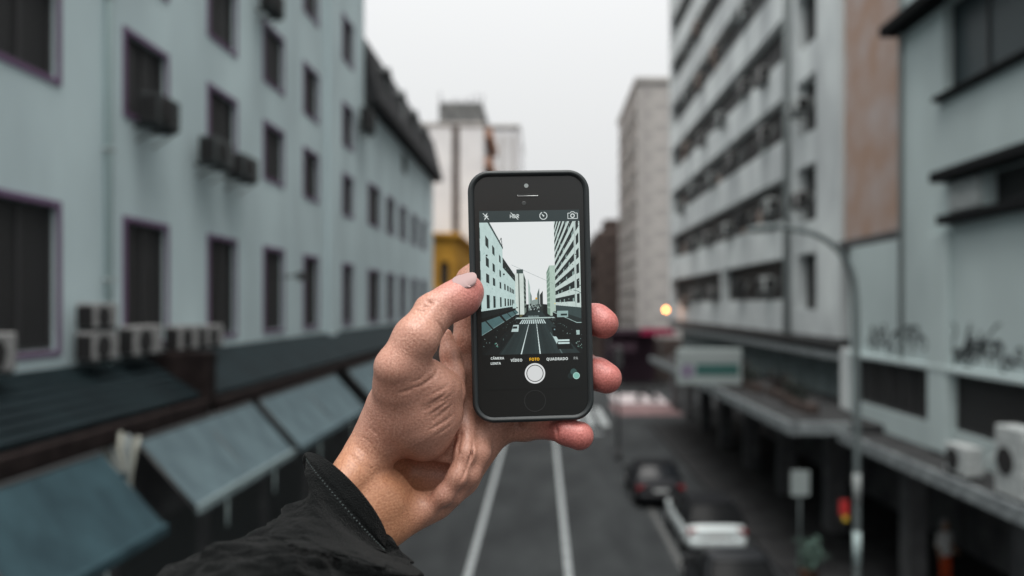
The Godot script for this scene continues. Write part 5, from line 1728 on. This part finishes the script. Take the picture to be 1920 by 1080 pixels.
	poly([icon(-78, 158), icon(-86, 150.5), icon(-82.8, 150.5), icon(-85, 143.5), icon(-76.5, 152), icon(-80.4, 152)], ink)
	stroke(icon(-88, 156), icon(-77, 144), 3.0, Color8(38, 52, 54))
	# HDR struck through
	for s in [[-36, 147, -36, 154], [-32, 147, -32, 154], [-36, 150.5, -32, 150.5], [-29.5, 147, -29.5, 154], [-29.5, 154, -26.4, 152.8], [-26.4, 152.8, -26.4, 148.2], [-26.4, 148.2, -29.5, 147], [-23.5, 147, -23.5, 154], [-23.5, 154, -20, 153.2], [-20, 153.2, -20, 150.8], [-20, 150.8, -23.5, 150.4], [-22.5, 150.4, -19.6, 147], [-35, 157.5, -21, 144]]:
		stroke(icon(s[0], s[1]), icon(s[2], s[3]), 5.0, ink)
	# timer
	for k in 30:
		var a := PI / 2 + 0.35 + k / 30.0 * (TAU - 0.45)
		var b := PI / 2 + 0.35 + (k + 1) / 30.0 * (TAU - 0.45)
		stroke(icon(26.5 + cos(a) * 6.8, 150.5 + sin(a) * 6.8), icon(26.5 + cos(b) * 6.8, 150.5 + sin(b) * 6.8), 6.5, ink)
	poly([icon(22.0, 155.4), icon(28.6, 150.6), icon(26.6, 148.2)], ink)
	# camera turn
	for s in [[72.5, 144.6, 72.5, 154.7], [72.5, 154.7, 77, 154.7], [77, 154.7, 79, 157.2], [79, 157.2, 84, 157.2], [84, 157.2, 86, 154.7], [86, 154.7, 90.5, 154.7], [90.5, 154.7, 90.5, 144.6], [91, 144.4, 72, 144.4]]:
		stroke(icon(s[0], s[1]), icon(s[2], s[3]), 5.0, ink)
	disc(icon(81.5, 149.8), 4.3 * S, ink)
	disc(icon(81.5, 149.8), 2.4 * S, Color8(38, 52, 54))
	# shutter button and filter dots
	disc(icon(4.0, -145.5), 19.3 * S, Color8(226, 228, 228))
	disc(icon(4.0, -145.5), 16.0 * S, Color8(10, 12, 12))
	disc(icon(4.0, -145.5), 14.8 * S, Color8(218, 220, 220))
	disc(icon(71.5, -152), 6.0 * S, Color8(22, 34, 34))
	disc(icon(77, -144.5), 6.2 * S, Color8(52, 78, 76))
	disc(icon(82, -152), 6.5 * S, Color8(176, 216, 206))
	disc(icon(82, -152), 5.3 * S, Color8(130, 186, 174))
	canvas.resize(376, 672, Image.INTERPOLATE_LANCZOS)
	return canvas


# ---------------------------------------------------------------- the person holding the phone

func make_person_holding() -> void:
	var t := thing("person", "left hand and dark sleeve of a person holding the phone up", "person", at(0, EYE, 0.394))
	field_begin(Vector3(-0.126, -0.146, -0.055), Vector3(0.046, 0.046, 0.066), 0.00096)
	var mm := 0.001
	for b in HAND:
		bone(Vector3(b[0], b[1], b[2]) * mm, Vector3(b[4], b[5], b[6]) * mm, b[3] * mm, b[7] * mm, b[8] * mm)
	# the hollow between the ball of the thumb and the wrist
	for b in HOLLOW:
		bone(Vector3(b[0], b[1], b[2]) * mm, Vector3(b[4], b[5], b[6]) * mm, b[3] * mm, b[7] * mm, 0.004, true)
	# creases follow the surface as found along the line of sight into the palm
	var eye := Vector3(0, 0, 0.394)
	for c in CREASES:
		var pts := []
		for k in range(1, c.size() - 1, 2):
			var to := (Vector3(c[k], c[k + 1], 0) * mm - eye).normalized()
			var p := eye + to * 0.33
			for s in 90:
				var f := sample(p)
				if f < 0.0002:
					break
				p += to * minf(f, 0.002)
			pts.append(p - to * 0.0002)
		for k in pts.size() - 1:
			bone(pts[k], pts[k + 1], c[0] * mm * (0.5 if k == 0 else 1.0), c[0] * mm * (0.5 if k == pts.size() - 2 else 1.0), 0.0007, true)
	# lighter tan above the wrist, blood-red finger pads, one skin tone elsewhere
	var tints := [Color(0.63, 0.33, 0.19), Color(0.70, 0.405, 0.31), Color(0.70, 0.405, 0.31), Color(0.70, 0.255, 0.235), Color(0.70, 0.40, 0.305)]
	var hand := field_mesh(func(p: Vector3) -> Color:
		var sum := Color(0, 0, 0)
		var total := 0.0
		for b in HAND:
			var a := Vector3(b[0], b[1], b[2]) * mm
			var ab := Vector3(b[4], b[5], b[6]) * mm - a
			var f := clampf((p - a).dot(ab) / ab.length_squared(), 0.0, 1.0)
			var d: float = (p - a - ab * f).length() - lerpf(b[3], b[7], f) * mm
			if d < 0.015:
				var w := exp(-maxf(d, -0.002) / 0.003)
				sum += tints[b[9]] * w
				total += w
		return sum / maxf(total, 1e-6))
	var arm := part("hand_and_forearm", hand, mat.skin, t)
	arm.set_meta("label", "bare left hand gripping the phone from below and behind")
	# thumb nail: a curved plate set on the thumb tip
	var ax := Vector3(0.84, 0.45, -0.3).normalized()
	var up := (Vector3(-0.5, 0.86, 0) * 0.68 + Vector3(0, 0, 1) * 0.75)
	up = (up - ax * up.dot(ax)).normalized()
	var side := ax.cross(up)
	var mid := Vector3((881 - 1016) * PX, (572 - 546) * PX, 0.0085)
	var st := tool_()
	var rings := []
	for layer in 2:
		var grid := []
		for i in 11:
			var row := []
			for j in 11:
				var s := j / 5.0 - 1.0
				var l := i / 10.0
				var half := 0.0056 * (1.0 - pow(absf(l * 2.0 - 1.0), 4.0) * 0.35)
				var ang := s * half / 0.0082
				var rad := 0.0093 - layer * 0.0008 - 0.0012 * l * l
				row.append(mid + ax * (-0.0062 + l * 0.0122 + 0.0014 * s * s * (1.0 if l < 0.5 else -1.0)) + (up * cos(ang) + side * sin(ang)) * rad)
			grid.append(row)
		rings.append(grid)
	var g: Array = rings[0]
	for i in 10:
		for j in 10:
			for k in [[0, 0], [1, 1], [1, 0], [0, 0], [0, 1], [1, 1]]:
				st.add_vertex(g[i + k[0]][j + k[1]])
	var g2: Array = rings[1]
	for i in 10:
		for k in [[0, 0], [1, 1], [1, 0], [0, 0], [0, 1], [1, 1]]:
			st.add_vertex((g if k[1] == 0 else g2)[i + k[0]][10])
	part("thumb_nail", finish(st, true), mat.nail, arm)
	make_sleeve(t)
	make_rest_of_body(t)


func make_rest_of_body(t: Node3D) -> void:
	# the rest of the person, standing behind the camera in a dark jacket and shading the palm from that side
	var o := Vector3(0, 0, 0.394)
	field_begin(o + Vector3(-0.45, -1.66, -0.32), o + Vector3(0.4, 0.2, 0.5), 0.016)
	var list := [
		[Vector3(0, 0.04, 0.24), Vector3(0, -0.02, 0.22), 0.1, 0.085, 1], [Vector3(0, -0.1, 0.26), Vector3(0, -0.2, 0.27), 0.06, 0.065, 1],
		[Vector3(-0.15, -0.27, 0.25), Vector3(0.15, -0.27, 0.25), 0.085, 0.085, 0], [Vector3(0, -0.36, 0.25), Vector3(0, -0.62, 0.26), 0.16, 0.145, 0], [Vector3(-0.08, -0.4, 0.25), Vector3(0.08, -0.4, 0.25), 0.14, 0.14, 0], [Vector3(-0.08, -0.76, 0.27), Vector3(0.08, -0.76, 0.27), 0.14, 0.14, 0],
		[Vector3(-0.2, -0.27, 0.22), Vector3(-0.22, -0.33, -0.13), 0.075, 0.056, 0], [Vector3(-0.22, -0.33, -0.13), Vector3(-0.13, -0.165, -0.25), 0.056, 0.045, 0],
		[Vector3(0.2, -0.28, 0.25), Vector3(0.26, -0.55, 0.27), 0.075, 0.058, 0], [Vector3(0.26, -0.55, 0.27), Vector3(0.26, -0.78, 0.2), 0.056, 0.045, 0], [Vector3(0.26, -0.8, 0.19), Vector3(0.25, -0.92, 0.17), 0.036, 0.024, 1],
		[Vector3(-0.1, -0.8, 0.27), Vector3(-0.11, -1.2, 0.25), 0.1, 0.07, 2], [Vector3(-0.11, -1.2, 0.25), Vector3(-0.11, -1.52, 0.28), 0.068, 0.05, 2], [Vector3(-0.11, -1.57, 0.3), Vector3(-0.13, -1.58, 0.1), 0.045, 0.04, 2],
		[Vector3(0.1, -0.8, 0.27), Vector3(0.11, -1.2, 0.25), 0.1, 0.07, 2], [Vector3(0.11, -1.2, 0.25), Vector3(0.11, -1.52, 0.28), 0.068, 0.05, 2], [Vector3(0.11, -1.57, 0.3), Vector3(0.13, -1.58, 0.1), 0.045, 0.04, 2]]
	for b in list:
		bone(o + b[0], o + b[1], b[2], b[3], 0.03)
	var tints := [Color(0.0145, 0.0165, 0.017), Color(0.45, 0.26, 0.18), Color(0.02, 0.022, 0.03)]
	var m := field_mesh(func(p: Vector3) -> Color:
		var best := 9.0
		var c := Color.BLACK
		for b in list:
			var ab: Vector3 = b[1] - b[0]
			var q: Vector3 = p - o - b[0]
			var f := clampf(q.dot(ab) / ab.length_squared(), 0.0, 1.0)
			var d: float = (q - ab * f).length() - lerpf(b[2], b[3], f)
			if d < best:
				best = d
				c = tints[b[4]]
		return c)
	var cloth := plain("jacket_body", Color.WHITE, 0.9, 0.2)
	cloth.vertex_color_use_as_albedo = true
	part("body_in_jacket", m, cloth, t)
	structure("footbridge_deck", box_mesh(Vector3(-14, EYE - 1.85, -0.1), Vector3(14, EYE - 1.62, 2.4)), mat.pavement)


func sleeve_ring(s: float, scale_: float, n: int, noise: FastNoiseLite) -> Array:
	var i := clampi(int(s), 0, SLEEVE.size() - 2)
	var f := s - i
	var v := [Vector3.ZERO, Vector3.ZERO, Vector3.ZERO]
	for k in 3:
		var q := []
		for o in [-1, 0, 1, 2]:
			var r: Array = SLEEVE[clampi(i + o, 0, SLEEVE.size() - 1)]
			q.append(Vector3(r[k * 3], r[k * 3 + 1], r[k * 3 + 2]) * 0.001)
		v[k] = q[1].cubic_interpolate(q[2], q[0], q[3], f)
	var a := []
	for k in n:
		var t := TAU * k / n
		var o: Vector3 = v[1] * cos(t) + v[2] * sin(t)
		var p: Vector3 = v[0] + o * scale_
		if s > 0.0:
			# soft folds across the sleeve, stronger away from the hem
			var amp := 0.0018 * smoothstep(0.2, 1.5, s) + 0.0016 * smoothstep(1.5, 3.0, s) + 0.0004
			var fold := noise.get_noise_3d(p.x * 900.0, p.y * 900.0, p.z * 900.0) + 0.5 * noise.get_noise_3d(p.x * 2600.0, p.y * 2600.0, p.z * 2600.0 + 9.0)
			p += o.normalized() * fold * amp * 1.6
		a.append(p)
	return a


func make_sleeve(t: Node3D) -> void:
	var noise := FastNoiseLite.new()
	noise.seed = 5
	noise.frequency = 0.045
	var n := 96
	var st := tool_()
	var rings := []
	for p in [[1.2, 0.9], [0.7, 0.92], [0.3, 0.945], [0.06, 0.955], [0.0, 0.965], [-0.02, 0.985]]:
		rings.append(sleeve_ring(maxf(p[0], 0.0), p[1], n, noise))
	for k in 110:
		var s := k / 109.0 * 5.9
		# the hem: a doubled band that stands a little proud, with a stitched groove behind it
		var g := 1.0 + 0.012 * smoothstep(0.0, 0.06, s) - 0.03 * exp(-pow((s - 0.62) / 0.05, 2.0))
		g += 0.02 * smoothstep(0.62, 0.5, s)
		rings.append(sleeve_ring(s, g, n, noise))
	loft(st, rings, false, true)
	var sleeve := part("jacket_sleeve", finish(st, true), mat.sleeve_cloth, t)
	# stitches along the hem
	st = tool_()
	var ring := sleeve_ring(0.66, 1.006, n * 2, noise)
	var ring2 := sleeve_ring(0.72, 1.006, n * 2, noise)
	for k in range(0, n, 1):
		var a: Vector3 = ring[k * 2]
		var b: Vector3 = ring2[k * 2].lerp(ring[(k * 2 + 1) % (n * 2)], 0.5)
		tube(st, [a, a.lerp(b, 0.5), b], [0.0003, 0.00042, 0.0003], 6)
	part("stitching", finish(st, true), mat.thread, sleeve).set_meta("kind", "stuff")
